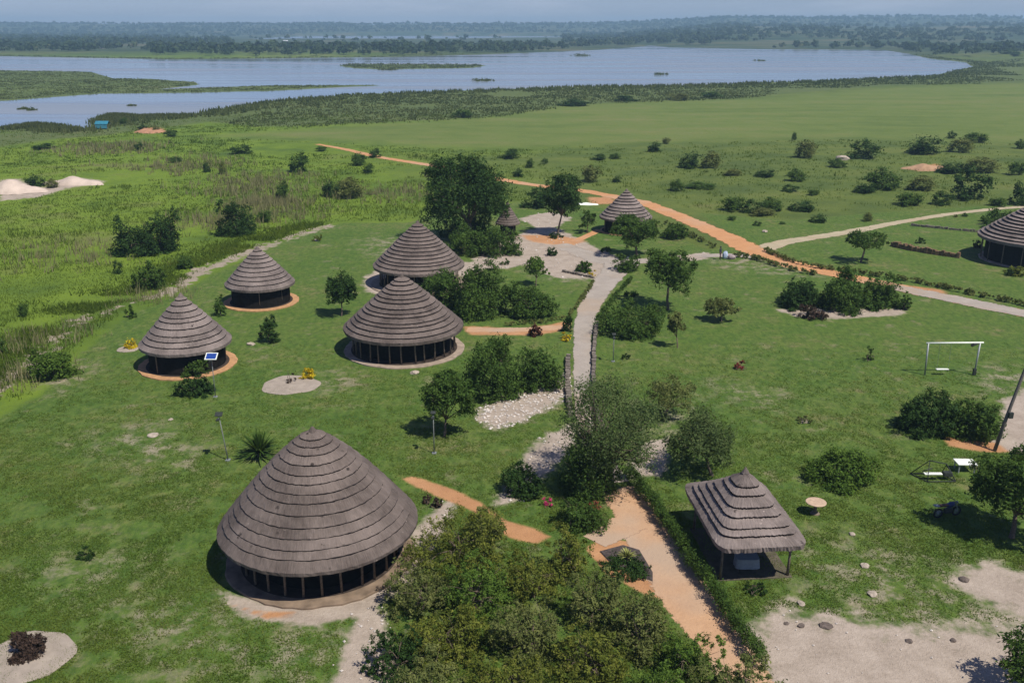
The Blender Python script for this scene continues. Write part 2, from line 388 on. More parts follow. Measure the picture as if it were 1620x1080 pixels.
lawnc = t.mix(t.sstep(blade, .36, .62), t.mix(.62, lawnc, (.024, .060, .009)), lawnc)
lawnc = t.mix(t.math('MULTIPLY', t.sstep(detail, .50, .68), .5), lawnc, (.175, .185, .075))
wildc = t.ramp(t.math('ADD', t.math('MULTIPLY', nH, .5), t.math('MULTIPLY', nM, .5)), [(.30, (.040, .072, .016)), (.42, (.086, .140, .015)), (.55, (.135, .200, .018)), (.70, (.135, .140, .045))])
sx = t.n('ShaderNodeSeparateXYZ'); t.t.links.new(vec, sx.inputs[0])
east = t.sstep(t.math('ADD', t.math('DIVIDE', sx.outputs[0], sx.outputs[1]), t.math('MULTIPLY', t.math('SUBTRACT', nH, .5), .8)), -.22, .12)
wildc = t.mix(t.math('MULTIPLY', east, .8), wildc, t.ramp(t.math('ADD', t.math('MULTIPLY', nM, .5), t.math('MULTIPLY', stretch, .5)), [(.3, (.045, .072, .018)), (.48, (.078, .104, .025)), (.6, (.108, .130, .030)), (.72, (.14, .125, .055))]))
wildc = t.mix(t.sstep(nS, .5, .75), wildc, t.mix(.45, wildc, (.045, .085, .016)))
fieldc = t.ramp(t.math('ADD', t.math('MULTIPLY', stretch, .65), t.math('MULTIPLY', nM, .35)), [(.3, (.078, .118, .022)), (.5, (.116, .155, .034)), (.7, (.16, .165, .055))])
reedc = t.ramp(t.math('ADD', t.math('MULTIPLY', stretch, .5), t.math('MULTIPLY', nS, .5)), [(.3, (.055, .085, .026)), (.55, (.095, .125, .036)), (.72, (.14, .12, .065))])
farc = t.ramp(t.noise(.012, t.mapping(vec, (.5, 1, 1)), 5, .65), [(.35, (.022, .045, .018)), (.5, (.045, .068, .026)), (.68, (.13, .115, .06))])
col = t.mix(edge(aF, .5, .35, nH), wildc, fieldc)
col = t.mix(edge(aR, .5, .2, nM), col, reedc)
col = t.mix(aFar, col, farc)
col = t.mix(edge(aL, .5, .18), col, lawnc)
sandc = t.ramp(t.math('ADD', t.math('MULTIPLY', nS, .6), t.math('MULTIPLY', nX, .4)), [(.3, (.25, .20, .155)), (.5, (.36, .295, .235)), (.7, (.46, .385, .315))])
oranc = t.ramp(mixn, [(.3, (.34, .165, .075)), (.6, (.47, .25, .12)), (.75, (.42, .28, .18))])
worn = t.math('MULTIPLY', aP, t.sstep(t.math('ADD', t.math('MULTIPLY', nS, .75), t.math('MULTIPLY', nX, .25)), .46, .62))
col = t.mix(t.math('MULTIPLY', worn, .8), col, t.mix(.35, sandc, (.16, .15, .07)))
spots = t.math('MULTIPLY', t.sstep(t.noise(.33, None, 5, .7), .57, .72), .6)
col = t.mix(t.math('MULTIPLY', spots, edge(aL, .2, .2)), col, (.25, .21, .13))
col = t.mix(edge(t.math('MULTIPLY', aB, t.sstep(t.math('ADD', t.math('MULTIPLY', nM, .5), t.math('MULTIPLY', nS, .5)), .36, .56)), 1.1, .15), col, t.mix(.3, sandc, (.12, .11, .05)))
col = t.mix(edge(aS, .95, .16), col, sandc)
col = t.mix(edge(aO, .6, .2), col, oranc)
hgt = t.math('ADD', t.math('MULTIPLY', nX, .5), t.math('MULTIPLY', nXX, .35))
hgt = t.math('ADD', hgt, t.math('MULTIPLY', t.math('MULTIPLY', nS, 2.0), t.math('SUBTRACT', 1.0, aL)))
t.bump(hgt, .8, .16)
GROUND = t.fin(col, .95)
g_me = mesh_np('ground', np.stack([GX, GY, GZ], 1), QF, GROUND, {'cover_a': A, 'cover_b': B}, smooth=True)
tag(link('ground', g_me), kind='structure')
# lake surface
t = NT('lake_water'); t.b.inputs['Specular IOR Level'].default_value = .5; t.b.inputs['IOR'].default_value = 1.33
wv = t.noise(.35, t.mapping(t.coord(), (.5, 1.6, 1)), 3); wb = t.noise(.012, t.mapping(t.coord(), (.25, 1.6, 1)), 4)
t.bump(wv, .1, .2)
WATER = t.fin(t.ramp(wb, [(.35, (.15, .18, .20)), (.65, (.23, .255, .275))]), t.math('ADD', .10, t.math('MULTIPLY', t.sstep(wb, .4, .62), .22)))
wx = np.linspace(-4500, 4500, 40); wy = np.linspace(250, 5200, 40); WX, WY = np.meshgrid(wx, wy, indexing='ij')
jj = np.arange(1600).reshape(40, 40); WF = np.stack([jj[:-1, :-1].ravel(), jj[1:, :-1].ravel(), jj[1:, 1:].ravel(), jj[:-1, 1:].ravel()], 1)
tag(link('lake', mesh_np('lake', np.stack([WX.ravel(), WY.ravel(), np.full(1600, -.42)], 1), WF, WATER)), kind='structure')

# ------------------------------------------------------------------ paths
def path_mat(name, a, b, c):
    t = NT(name); n = t.noise(.5, None, 5, .65); m = t.noise(5, None, 4, .7); k = t.noise(.12, None, 3)
    col = t.ramp(t.math('ADD', t.math('MULTIPLY', n, .6), t.math('MULTIPLY', m, .4)), [(.3, a), (.65, b)])
    col = t.mix(t.math('MULTIPLY', t.sstep(k, .45, .65), .7), col, c); t.bump(t.math('ADD', n, m), .6, .06)
    e = t.math('ADD', t.attr('edge'), t.math('MULTIPLY', t.math('SUBTRACT', t.math('ADD', t.math('MULTIPLY', n, .6), t.math('MULTIPLY', m, .4)), .5), 2.6))
    t.set(t.b.inputs['Alpha'], t.sstep(e, .36, .56)); return t.fin(col, .95)
P_GREY = path_mat('path_gravel', (.25, .215, .180), (.38, .33, .28), (.35, .265, .19))
P_OR = path_mat('path_orange', (.40, .195, .085), (.52, .27, .125), (.45, .28, .17))
P_PALE = path_mat('path_pale', (.30, .25, .16), (.44, .37, .25), (.36, .28, .18))
P_MIX = path_mat('path_worn', (.38, .22, .125), (.50, .31, .18), (.37, .29, .22))
PATHQ = []
def strip(name, pix, widths, mat, z, seed=0, wob=.12):
    """ribbon along pixel-measured centre points, widths in metres"""
    rng = np.random.RandomState(seed); Q = poly(pix)
    d = np.concatenate([[0], np.cumsum(np.hypot(*np.diff(Q, axis=0).T))]); n = max(8, int(d[-1] / .7)); s = np.linspace(0, d[-1], n)
    def cr(v):   # smooth interpolation
        y = np.interp(s, d, v); k = np.ones(7) / 7; yp = np.concatenate([np.full(3, y[0]), y, np.full(3, y[-1])]); return np.convolve(yp, k, 'valid')
    x, y, w = cr(Q[:, 0]), cr(Q[:, 1]), cr(np.array(widths, float))
    tx, ty = np.gradient(x), np.gradient(y); L = np.hypot(tx, ty); nx, ny = -ty / L, tx / L
    wl = w / 2 * (1 + rng.uniform(-wob, wob, n)); wr = wl; V = []; T = []
    for i in range(n):
        for q in (1.22, .72, -.72, -1.22): V.append((x[i] + nx[i] * wl[i] * q, y[i] + ny[i] * wr[i] * q, z)); T.append(0 if abs(q) > 1 else 1)
    F = []
    for i in range(n - 1):
        for k in (0, 1, 2): F.append((4 * i + k, 4 * i + k + 1, 4 * i + k + 5, 4 * i + k + 4))
    PATHQ.append((np.stack([x, y], 1), w.max() / 2))
    me = mesh_np(name, np.array(V), np.array(F), mat, {'edge': np.array(T)})
    return tag(link(name, me), kind='structure'), np.stack([x, y], 1), np.stack([nx, ny], 1), w
strip('dirt_road', [(500, 228), (545, 236), (600, 249), (690, 263), (760, 278), (830, 291), (930, 303), (1020, 321), (1080, 345), (1150, 375), (1200, 401), (1260, 421), (1310, 431), (1380, 446), (1450, 461), (1530, 478), (1640, 500), (1800, 535)],
      [1.6, 2, 2.4, 2.6, 2.6, 2.6, 2.8, 3.2, 3.4, 3.6, 3.8, 3.4, 3, 2.8, 2.8, 2.8, 2.8, 2.8], P_OR, .030, 1)
strip('gravel_road', [(1400, 452), (1440, 459), (1530, 478), (1640, 500), (1800, 535)], [2.0, 2.9, 3.0, 3.0, 3.0], P_GREY, .038, 2)
strip('side_track', [(1205, 394), (1240, 383), (1300, 374), (1350, 366), (1420, 352), (1500, 339), (1580, 330), (1640, 326), (1760, 320)], [3.0, 2.6, 2.2, 2.2, 1.7, 1.6, 1.6, 1.6, 1.6], P_PALE, .026, 3)
_, cpts, cnrm, cw = strip('gravel_path', [(985, 415), (970, 432), (948, 460), (930, 490), (922, 520), (921, 560), (922, 600), (926, 660), (946, 720), (978, 770)], [4.2, 3.2, 2.6, 2.2, 1.8, 1.6, 1.5, 1.5, 1.6, 1.8], P_GREY, .020, 4, .07)
strip('garden_path', [(970, 765), (1000, 800), (1035, 860), (1075, 930), (1120, 990), (1165, 1050), (1200, 1110)], [2.2, 2.6, 3.2, 3.0, 2.6, 2.3, 2.2], P_MIX, .014, 5, .05)
strip('garden_spur', [(1010, 820), (970, 840), (930, 862)], [2.0, 2.2, 1.6], P_MIX, .018, 6, .1)
strip('link_path', [(880, 385), (920, 400), (960, 415), (1005, 414), (1060, 410), (1110, 405), (1150, 403), (1200, 406)], [2.6, 3.2, 4.0, 2.2, 1.7, 1.7, 1.8, 2.2], P_GREY, .012, 7)
strip('hut_spur', [(905, 383), (930, 373), (952, 362)], [1.4, 1.3, 1.3], P_OR, .010, 8)
strip('hut_path', [(728, 521), (790, 522), (850, 522), (900, 515)], [1.7, 1.5, 1.5, 1.4], P_MIX, .012, 9)

# ------------------------------------------------------------------ foliage
def leaves(rng, blobs, n, L, asp=.45, per=34, sig=.13, shell=.66, up=.25, droop=0.0):
    bl = np.array(blobs, float); w = (bl[:, 3] * bl[:, 4] + bl[:, 4] * bl[:, 5] + bl[:, 3] * bl[:, 5]); w /= w.sum()
    nc = max(3, n // per); bi = rng.choice(len(bl), nc, p=w)
    d = rng.normal(size=(nc, 3)); d /= np.linalg.norm(d, axis=1)[:, None]; d[:, 2] = np.where(d[:, 2] < -.35, -d[:, 2], d[:, 2])
    rad = shell + (1 - shell) * rng.rand(nc) ** .7; inner = rng.rand(nc) < .22; rad[inner] *= rng.rand(inner.sum()) * .8
    cc = bl[bi, :3] + d * bl[bi, 3:6] * rad[:, None]
    sg = sig * (bl[bi, 3:6].mean(1)) * (.6 + .8 * rng.rand(nc)); ctint = rng.rand(nc)
    k = rng.randint(0, nc, n)
    p = cc[k] + rng.normal(size=(n, 3)) * sg[k][:, None]
    o = d[k] * .75 + rng.normal(size=(n, 3)) * .62; o[:, 2] += up; o /= np.linalg.norm(o, axis=1)[:, None]
    r = rng.normal(size=(n, 3)); r[:, 2] -= droop; tt = r - (r * o).sum(1)[:, None] * o; tt /= np.linalg.norm(tt, axis=1)[:, None]; b = np.cross(o, tt)
    l = L * (.45 + 1.15 * rng.rand(n) ** 1.5)[:, None]; wd = l * asp
    p[:, 2] = np.abs(p[:, 2]) + .03
    V = np.stack([p - tt * l * .5, p + b * wd * .5 + tt * l * .05, p + tt * l * .5, p - b * wd * .5 + tt * l * .05], 1).reshape(-1, 3)
    V[:, 2] = np.maximum(V[:, 2], .01)
    tint = np.clip(.55 * ctint[k] + .45 * rng.rand(n), 0, 1)
    return V, np.arange(4 * n).reshape(n, 4), np.repeat(tint, 4)
def leaf_mesh(name, rng, blobs, n, L, mat, **kw):
    V, F, T = leaves(rng, blobs, n, L, **kw); return mesh_np(name, V, F, mat, {'tint': T})
def auto_blobs(rng, w, d, z0, z1, k, fill=.62):
    """k lumps inside an ellipsoid of width w, depth d between z0 and z1"""
    h = z1 - z0; zc = (z0 + z1) / 2; out = [(0, 0, zc, w * .36, d * .36, h * .40)]
    for i in range(k):
        a = 2 * math.pi * (i + rng.rand() * .8) / k * 2.4; e = rng.uniform(-.75, .95); q = rng.uniform(.5, .80)
        ce = max(0, 1 - abs(e) ** 2.6) ** .5; s = rng.uniform(.22, .36)
        out.append((math.cos(a) * ce * q * w / 2, math.sin(a) * ce * q * d / 2, zc + e * q * h / 2, w * s * .62, d * s * .62, h * s * .78))
    return out
def limbs(rng, blobs, zt, r0, lean=(0, 0), stems=1, mat=None, parent=None, twigs=True, forks=7):
    m = MB(); top = Vector((lean[0], lean[1], zt))
    for s in range(stems):
        b0 = Vector((rng.uniform(-.3, .3), rng.uniform(-.3, .3), -.15)) * (0 if stems == 1 else 1); b0.z = -.15
        tp = top + Vector((rng.uniform(-.5, .5), rng.uniform(-.5, .5), 0)) * (0 if stems == 1 else 1)
        mid = b0.lerp(tp, .5) + Vector((rng.uniform(-.12, .12), rng.uniform(-.12, .12), 0)) * zt * .4
        m.tube([b0, b0.lerp(mid, .3), mid, tp], [r0 * 1.35, r0, r0 * .85, r0 * .65], 7)
        if twigs:
            for b in blobs[s::stems][:forks]:
                e = Vector(b[:3]); q = tp.lerp(e, .5) + Vector((0, 0, .12 * (e - tp).length))
                m.tube([tp, q, e], [r0 * .5, r0 * .32, r0 * .12], 5)
                for _ in range(2):
                    f = e + Vector((rng.uniform(-1, 1) * b[3], rng.uniform(-1, 1) * b[4], rng.uniform(-.2, .8) * b[5]))
                    m.tube([q, q.lerp(f, .6), f], [r0 * .2, r0 * .14, r0 * .05], 4)
    return m.build('trunk', mat or BARK, parent, smooth=True)
_seed = [100]
def nseed(): _seed[0] += 1; return np.random.RandomState(_seed[0])
def bush(label, box, mat, n=5000, L=.22, cat='bush', name='bush', k=8, group=None, dep=1.0, stem=True, hmin=.35, **kw):
    """a shrub measured by its picture box x0,x1,ytop,ybottom"""
    x0, x1, yt, yb = box; rng = nseed(); xc = (x0 + x1) / 2
    f = at(xc, yb); w = (x1 - x0) * mpp(f[0], f[1]); cy = f[1] + w * .36 * dep
    w = (x1 - x0) * mpp(f[0], cy, .5); cx = (xc - 810) * mpp(f[0], cy, .5)
    h = max(hmin, height_at(cx, cy + w * .18 * dep, yt))
    e = empty(name, (cx, cy, 0), label, cat, group)
    bl = auto_blobs(rng, w * 1.02, w * dep, -h * .75, h * .95, k + 4)
    link('foliage', leaf_mesh('foliage', rng, bl, n, L, mat, **kw), e)
    if stem: limbs(rng, [b for b in bl if b[2] > h * .15], h * .25, max(.03, h * .025), stems=3, parent=e, forks=4)
    return e
def tree(label, foot, box, mat, n=8000, L=.24, cat='tree', name='tree', k=9, r0=None, group=None, stems=1, bark=None, dep=1.0, **kw):
    rng = nseed(); x0, x1, yt, yb = box; f = at(*foot); cxp = (x0 + x1) / 2
    z_g = height_at(f[0], f[1], (yt + yb) / 2); m = mpp(f[0], f[1], z_g); w = (x1 - x0) * m; ox = (cxp - 810) * m - f[0]
    zt = height_at(f[0], f[1] + w * .15 * dep, yt); zb = max(.3, height_at(f[0], f[1] - w * .22 * dep, yb))
    zb = max(.2, zb - .16 * (zt - zb)); zt = max(zt, zb + .8)
    e = empty(name, (f[0], f[1], 0), label, cat, group)
    bl = [(b[0] + ox, *b[1:]) for b in auto_blobs(rng, w * .95, w * dep * .95, zb, zt - (zt - zb) * .03, k)]
    link('crown', leaf_mesh('crown', rng, bl, n, L, mat, **kw), e)
    limbs(rng, bl, zb + (zt - zb) * .22, r0 or max(.07, w * .025), (ox * .6, 0), stems, bark, e)
    return e

# ------------------------------------------------------------------ thatched roofs and huts
def roof_mesh(name, R, ze, za, tiers, mat, shape=None, pw=1.08, seg=150, seed=0, step=.10, cap=.12):
    """overlapping thatch courses; shape(theta, r) gives the plan point for a course radius"""
    rng = np.random.RandomState(seed)
    shape = shape or (lambda th, r: (r * np.cos(th), r * np.sin(th)))
    zf = lambda r: ze + (za - ze) * (1 - (r / R) ** pw)
    edges = R * np.linspace(cap, 1, tiers + 1) ** .97; edges[1:-1] += rng.uniform(-.12, .12, tiers - 1) * (R / tiers)
    V = []; F = []; UV = []; T = []; MI = []; th = np.linspace(0, 2 * np.pi, seg, endpoint=False)
    for i in range(tiers + 1):
        r1 = edges[i]; r0 = 0.02 if i == 0 else max(.02, edges[i - 1] - .10 * R / tiers - .12)
        tin = rng.uniform(.2, .8); base = len(V) // seg; nrow = 4
        ph = rng.uniform(0, 6.28, 3); lowamp = .009 * R / 5
        rings = [(r0 + (r1 - r0) * q, zf(r0 + (r1 - r0) * q) + step * (.10 + .9 * q)) for q in np.linspace(0, 1, nrow)]
        rings.append((r1 - .03, zf(r1) + step * .06)); rings.append((r1 - step * 1.6, zf(r1) + step * .55))
        if i == tiers: rings[-2] = (r1 - .02, zf(r1) - .05); rings[-1] = (r1 - .3, zf(r1) + .1)
        for j, (r, z) in enumerate(rings):
            jit = np.zeros(seg); jz = np.zeros(seg)
            if j >= nrow - 1:
                wv = lowamp * (np.sin(3 * th + ph[0]) + np.sin(7 * th + ph[1]) + .7 * np.sin(17 * th + ph[2]))
                jit = wv + rng.uniform(-.020, .020, seg); jz = rng.uniform(-.014, .014, seg)
            else: jz = rng.uniform(-.012, .012, seg)
            x, y = shape(th, np.maximum(.01, r + jit))
            V += list(zip(x, y, np.full(seg, z) + jz)); UV += [(a * max(r1, .4) * 1.0, r) for a in th]; T += [tin + u for u in rng.uniform(-.15, .15, seg)]
        for j in range(len(rings) - 1):
            for s in range(seg):
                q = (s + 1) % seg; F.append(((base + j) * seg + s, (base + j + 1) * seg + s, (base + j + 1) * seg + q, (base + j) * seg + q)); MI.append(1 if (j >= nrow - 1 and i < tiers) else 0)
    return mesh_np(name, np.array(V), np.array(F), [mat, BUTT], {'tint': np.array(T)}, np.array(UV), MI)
def finial(parent, za, R, mat):
    m = MB(); rng = random.Random(3)
    m.lathe([(.30, -.22), (.22, -.02), (.15, .10), (.09, .2), (.02, .24)], 16, (0, 0, za), wob=.12, rng=rng)
    return m.build('roof_cap', mat, parent)
def hut(label, c, R, ze, za, tiers, mat, plinth, pl_r, posts, wall_r, seed, pw=1.08, step=.10, post_r=.06, wallh=None, skirt=None, pin=.7, ph=.12):
    rng = random.Random(seed)
    e = empty('thatched_hut', (c[0], c[1], 0), label, 'hut', 'round thatched huts in the grounds')
    rm = roof_mesh('roof', R, ze, za, tiers, mat, None, pw, seed=seed, step=step); link('roof', rm, e)
    finial(e, za, R, mat)
    MB().lathe([(pl_r, -.1), (pl_r, ph - .02), (pl_r - .06, ph), (0, ph + .005)], 64, wob=.014, rng=rng).build('floor', plinth, e)
    if skirt: MB().lathe([(skirt, -.1), (skirt, ph + .02), (0, ph + .03)], 56).build('inner_floor_shade', MUDFLOOR_SHADE, e)  # dark disc with the roof's shade put into its colour
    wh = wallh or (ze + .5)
    MB().lathe([(wall_r, ph), (wall_r, wh), (wall_r - .12, wh), (wall_r - .12, ph)], 56, wob=.004, rng=rng).build('wall', DARKWALL_SHADE, e)  # in open sided huts an added wall, painted as the interior shade
    pr = R - pin
    for k in range(posts):
        a = 2 * math.pi * (k + .3) / posts + rng.uniform(-.04, .04); x, y = pr * math.cos(a), pr * math.sin(a)
        top = ze + (za - ze) * (1 - (pr / R) ** pw) - .03
        m = MB(); m.tube([(x, y, 0), (x + rng.uniform(-.06, .06), y + rng.uniform(-.06, .06), top * .5), (x, y, top)], [post_r * 1.15, post_r, post_r * .9], 7)
        m.build('post', WOOD_POST, e, smooth=True)
    return e
hut('largest round hut with domed dark brown thatch roof, nearest in the foreground', (-10.65, 46.56), 5.42, 2.1, 7.60, 13, THATCH, PLINTH_EARTH, 5.15, 26, 3.5, 11, 1.30, .14, skirt=4.35, pin=1.2)
hut('open sided round thatched hut in the middle with a row of wooden posts', (-9.88, 82.55), 5.44, 2.1, 6.85, 13, THATCH, PLINTH_PALE, 5.5, 28, 3.9, 12, 1.10, .22, skirt=4.85, pin=.8)
hut('round thatched hut partly hidden behind the middle hut and the dark bushes', (-10.68, 106.05), 5.23, 2.1, 7.1, 13, THATCH, PLINTH_PALE, 5.6, 26, 3.8, 13, 1.08, .23, skirt=4.6, pin=.8)
hut('small dark walled thatched hut on an orange base behind the solar panel post', (-28.38, 78.31), 3.87, 2.0, 6.25, 9, THATCH_L, PLINTH_OR, 4.15, 8, 3.2, 14, 1.07, .20, skirt=3.5)
hut('small dark walled thatched hut on an orange base, nearest the tall grass', (-26.97, 98.33), 3.67, 2.0, 5.85, 9, THATCH_L, PLINTH_OR, 3.95, 8, 3.05, 15, 1.12, .20, skirt=3.3)
hut('tiny steep thatched hut beside the big dark tree', (-.58, 132.36), 1.74, 1.8, 4.55, 8, THATCH, PLINTH_PALE, 1.7, 6, 1.1, 16, 1.0, .14)
hut('thatched hut beyond the garden trees, close to the orange dirt road', (16.43, 135.68), 3.81, 2.0, 5.9, 9, THATCH_L, PLINTH_OR, 3.7, 10, 2.9, 17, 1.05, .24, skirt=3.4)
hut('large thatched hut with dark walls cut off by the right edge of the photo', (66.0, 117.5), 6.7, 2.8, 7.6, 13, THATCH_L, PLINTH_PALE, 6.2, 16, 5.6, 18, 1.05, .30, wallh=3.2)
# square gazebo
def gz_shape(th, r):
    R0 = 2.42; p = 2 + 7 * np.clip(np.asarray(r) / R0, 0, 1) ** 1.3
    k = (np.abs(np.cos(th)) ** p + np.abs(np.sin(th)) ** p) ** (-1 / p)
    return r * k * np.cos(th), r * k * np.sin(th) * (1.0 + .58 * np.clip(np.asarray(r) / R0, 0, 1) ** .8)
gz = empty('thatched_gazebo', (12.75, 46.95, 0), 'square open gazebo with stepped thatch roof on wooden posts beside the hedge', 'gazebo', rz=math.radians(5.0))
za = height_at(12.75, 46.95, 744)
link('roof', roof_mesh('roof', 2.42, 2.30, za, 6, THATCH_L, gz_shape, .98, seg=180, seed=31, step=.22, cap=.27), gz)
m = MB(); m.lathe([(.22, -.12), (.13, .04), (.06, .15), (.02, .22)], 16, (0, 0, za), wob=.1, rng=random.Random(5)); m.build('roof_cap', THATCH_L, gz)
for sx, sy in ((-1, -1), (1, -1), (1, 1), (-1, 1)):
    x, y = sx * 1.85, sy * 2.6
    m = MB(); m.tube([(x, y, -.1), (x + .03, y, 1.2), (x, y, 2.62)], [.085, .075, .07], 8); m.build('post', WOOD_POST, gz, smooth=True)
for sy in (-1, 1): MB().tube([(-1.95, sy * 2.6, 2.50), (1.95, sy * 2.6, 2.50)], .06, 6).build('beam', WOOD_POST, gz)
for sx in (-1, 1): MB().tube([(sx * 1.85, -2.54, 2.50), (sx * 1.85, 2.54, 2.50)], .055, 6).build('beam', WOOD_POST, gz)
MB().box((0, 0, .02), (4.1, 5.6, .05)).build('floor', simple('packed_earth', (.10, .085, .06), .95, .3, 2), gz)
tb = empty('table', (12.75, 45.2, .05), 'table under a pale cloth standing in the shade of the gazebo', 'table')
m = MB(); rng = random.Random(2)
V = []; n = 40
for r, z in ((0, .76), (1, .76), (1.03, .5), (1.08, .2)):
    for k in range(n):
        a = 2 * math.pi * k / n; q = (abs(math.cos(a)) ** 6 + abs(math.sin(a)) ** 6) ** (-1 / 6); w = 1 + (.03 * math.sin(9 * a) if z < .7 else 0)
        V.append((.62 * r * q * w * math.cos(a), .42 * r * q * w * math.sin(a), z))
F = [(j * n + k, j * n + (k + 1) % n, (j + 1) * n + (k + 1) % n, (j + 1) * n + k) for j in range(3) for k in range(n)]
m.add(V, F).build('tablecloth', PALECLOTH, tb)
for sx in (-1, 1):
    for sy in (-1, 1): MB().tube([(sx * .5, sy * .32, 0), (sx * .5, sy * .32, .74)], .03, 6).build('leg', WOOD_POST, tb)

# ------------------------------------------------------------------ street furniture and other things
POLEM = simple('pole_grey', (.17, .18, .17), .6, .25, 8)
def solar_lamp(label, foot, h, mat_panel, group, frame=True, lean=(0, 0), ps=.62):
    f = at(*foot); e = empty('solar_lamp', f, label, 'lamp', group); lx, ly = lean
    MB().tube([(0, 0, 0), (lx * .5, ly * .5, h * .5), (lx, ly, h)], [.042, .036, .03], 8).build('pole', POLEM, e, smooth=True)
    MB().box((0, 0, .04), (.3, .3, .08), bev=.01).build('base', METAL, e)
    p = MB().box((lx, ly, h + .16), (ps, ps * .75, .045), rx=math.radians(28), bev=.008).build('solar_panel', [mat_panel], e)
    if frame: MB().box((lx, ly + .012, h + .152), (ps + .16, ps * .75 + .16, .03), rx=math.radians(28)).build('panel_frame', WHITE, p)
    MB().box((lx, ly - .28, h - .12), (.22, .34, .09), bev=.02).build('lamp_head', METAL_DK, e)
    MB().tube([(lx, ly, h - .05), (lx, ly - .2, h - .1)], .022, 6).build('arm', METAL, e)
    return e
GL = 'solar lamps on the lawn'
solar_lamp('solar lamp with blue panel in white frame, before an orange based hut', (341, 628), 3.3, BLUEP, GL, ps=.78)
solar_lamp('slim dark solar lamp on the left lawn behind the foreground hut', (361, 728), 3.2, METAL_DK, GL, False, (-.35, .1), .5)
solar_lamp('grey lamp post on the lawn in front of the round leafy tree', (687, 717), 2.9, METAL_DK, GL, False, ps=.34)
solar_lamp('thin lamp post on the grass right of the gravel path', (970, 572), 2.4, METAL_DK, GL, False, ps=.34)
# tall utility pole at the right edge
f = at(1573, 713); e = empty('utility_pole', f, 'tall leaning wooden pole at the right edge of the grounds', 'pole')
MB().tube([(0, 0, -.1), (.45, 0, 2.6), (1.15, .1, 5.9), (1.6, .1, 7.6)], [.13, .12, .10, .09], 10).build('shaft', simple('grey_timber', (.13, .115, .10), .85, .3, 9), e, smooth=True)
MB().box((.62, -.16, 2.75), (.3, .2, .42), bev=.02).build('meter_box', METAL_DK, e)
MB().box((1.55, .1, 7.3), (1.3, .09, .1), bev=.01).build('crossarm', WOOD_POST, e)
# swing
a, b = at(1463, 593), at(1541, 593); hs = 2.85
e = empty('swing_frame', (a + b) / 2, 'tall pale metal swing frame of two posts and a crossbar on the lawn', 'swing')
hw = float(b[0] - a[0]) / 2
for s in (-1, 1): MB().tube([(s * hw, 0, -.1), (s * (hw + .08), 0, hs)], .075, 8).build('post', METAL, e, smooth=True)
MB().tube([(-hw - .25, 0, hs), (hw + .35, 0, hs + .05)], .075, 8).build('crossbar', WHITE, e, smooth=True)
for x in (-hw * .55, -hw * .1):
    MB().tube([(x, 0, .55), (x, 0, hs)], .012, 4).build('chain', METAL, e)
MB().box((-hw * .325, 0, .53), (hw * .5, .28, .05), bev=.01).build('seat', WHITE, e)
MB().tube([(hw * .70, 0, hs - .28), (hw * .78, .02, hs - .1), (hw * .98, 0, hs - .02)], [.1, .17, .06], 8).build('rolled_rope', METAL_DK, e)
MB().box((hw - .02, -.02, .3), (.24, .24, .6), bev=.03).build('footing', METAL_DK, e)
# garden table (round top on one leg)
f = at(1289, 812); e = empty('garden_table', f, 'round pale wooden pedestal table on the lawn behind the gazebo', 'table')
MB().lathe([(.0, .74), (.56, .74), (.61, .765), (.61, .80), (.57, .815), (0, .82)], 36).build('tabletop', TABLEW, e)
MB().lathe([(.30, 0), (.28, .05), (.10, .12), (.09, .7), (.22, .74)], 16).build('pedestal', WOOD_POST, e)
# metal glider bench frame with white plank
f = at(1478, 760); e = empty('glider_bench', f, 'dark metal glider frame with one white plank seat on the right lawn', 'bench')
tb_ = lambda pts, nm: MB().tube(pts, .035, 6).build(nm, METAL_DK, e, smooth=True)
tb_([(-1.2, .95, .05), (-.55, -.25, .05), (1.3, -.2, .05)], 'base_rail'); tb_([(1.3, -.2, .05), (.9, 1.0, .05), (-1.2, .95, .05)], 'base_rail')
tb_([(-1.2, .95, .05), (-.3, .4, 1.25), (-.55, -.25, .05)], 'end_frame'); tb_([(1.3, -.2, .05), (.85, .4, 1.0), (.9, 1.0, .05)], 'end_frame')
tb_([(-.3, .4, 1.25), (.85, .4, 1.0)], 'top_rail'); tb_([(-.75, .3, .5), (-.1, .3, .75)], 'brace')
MB().box((-.1, .1, .46), (1.15, .3, .05), bev=.01).build('seat', WHITE, e)
MB().box((.86, .15, .42), (.55, .34, .3), bev=.04).build('footrest', METAL_DK, e)
# white table
f = at(1526, 745); e = empty('white_table', f, 'low white table on the lawn beside the right edge tree', 'table', rz=-.05)
MB().box((0, .1, .62), (1.25, .95, .06), bev=.015).build('tabletop', WHITE, e)
for sx in (-1, 1):
    for sy in (-1, 1): MB().box((sx * .5, .1 + sy * .36, .29), (.07, .07, .6)).build('leg', METAL, e)
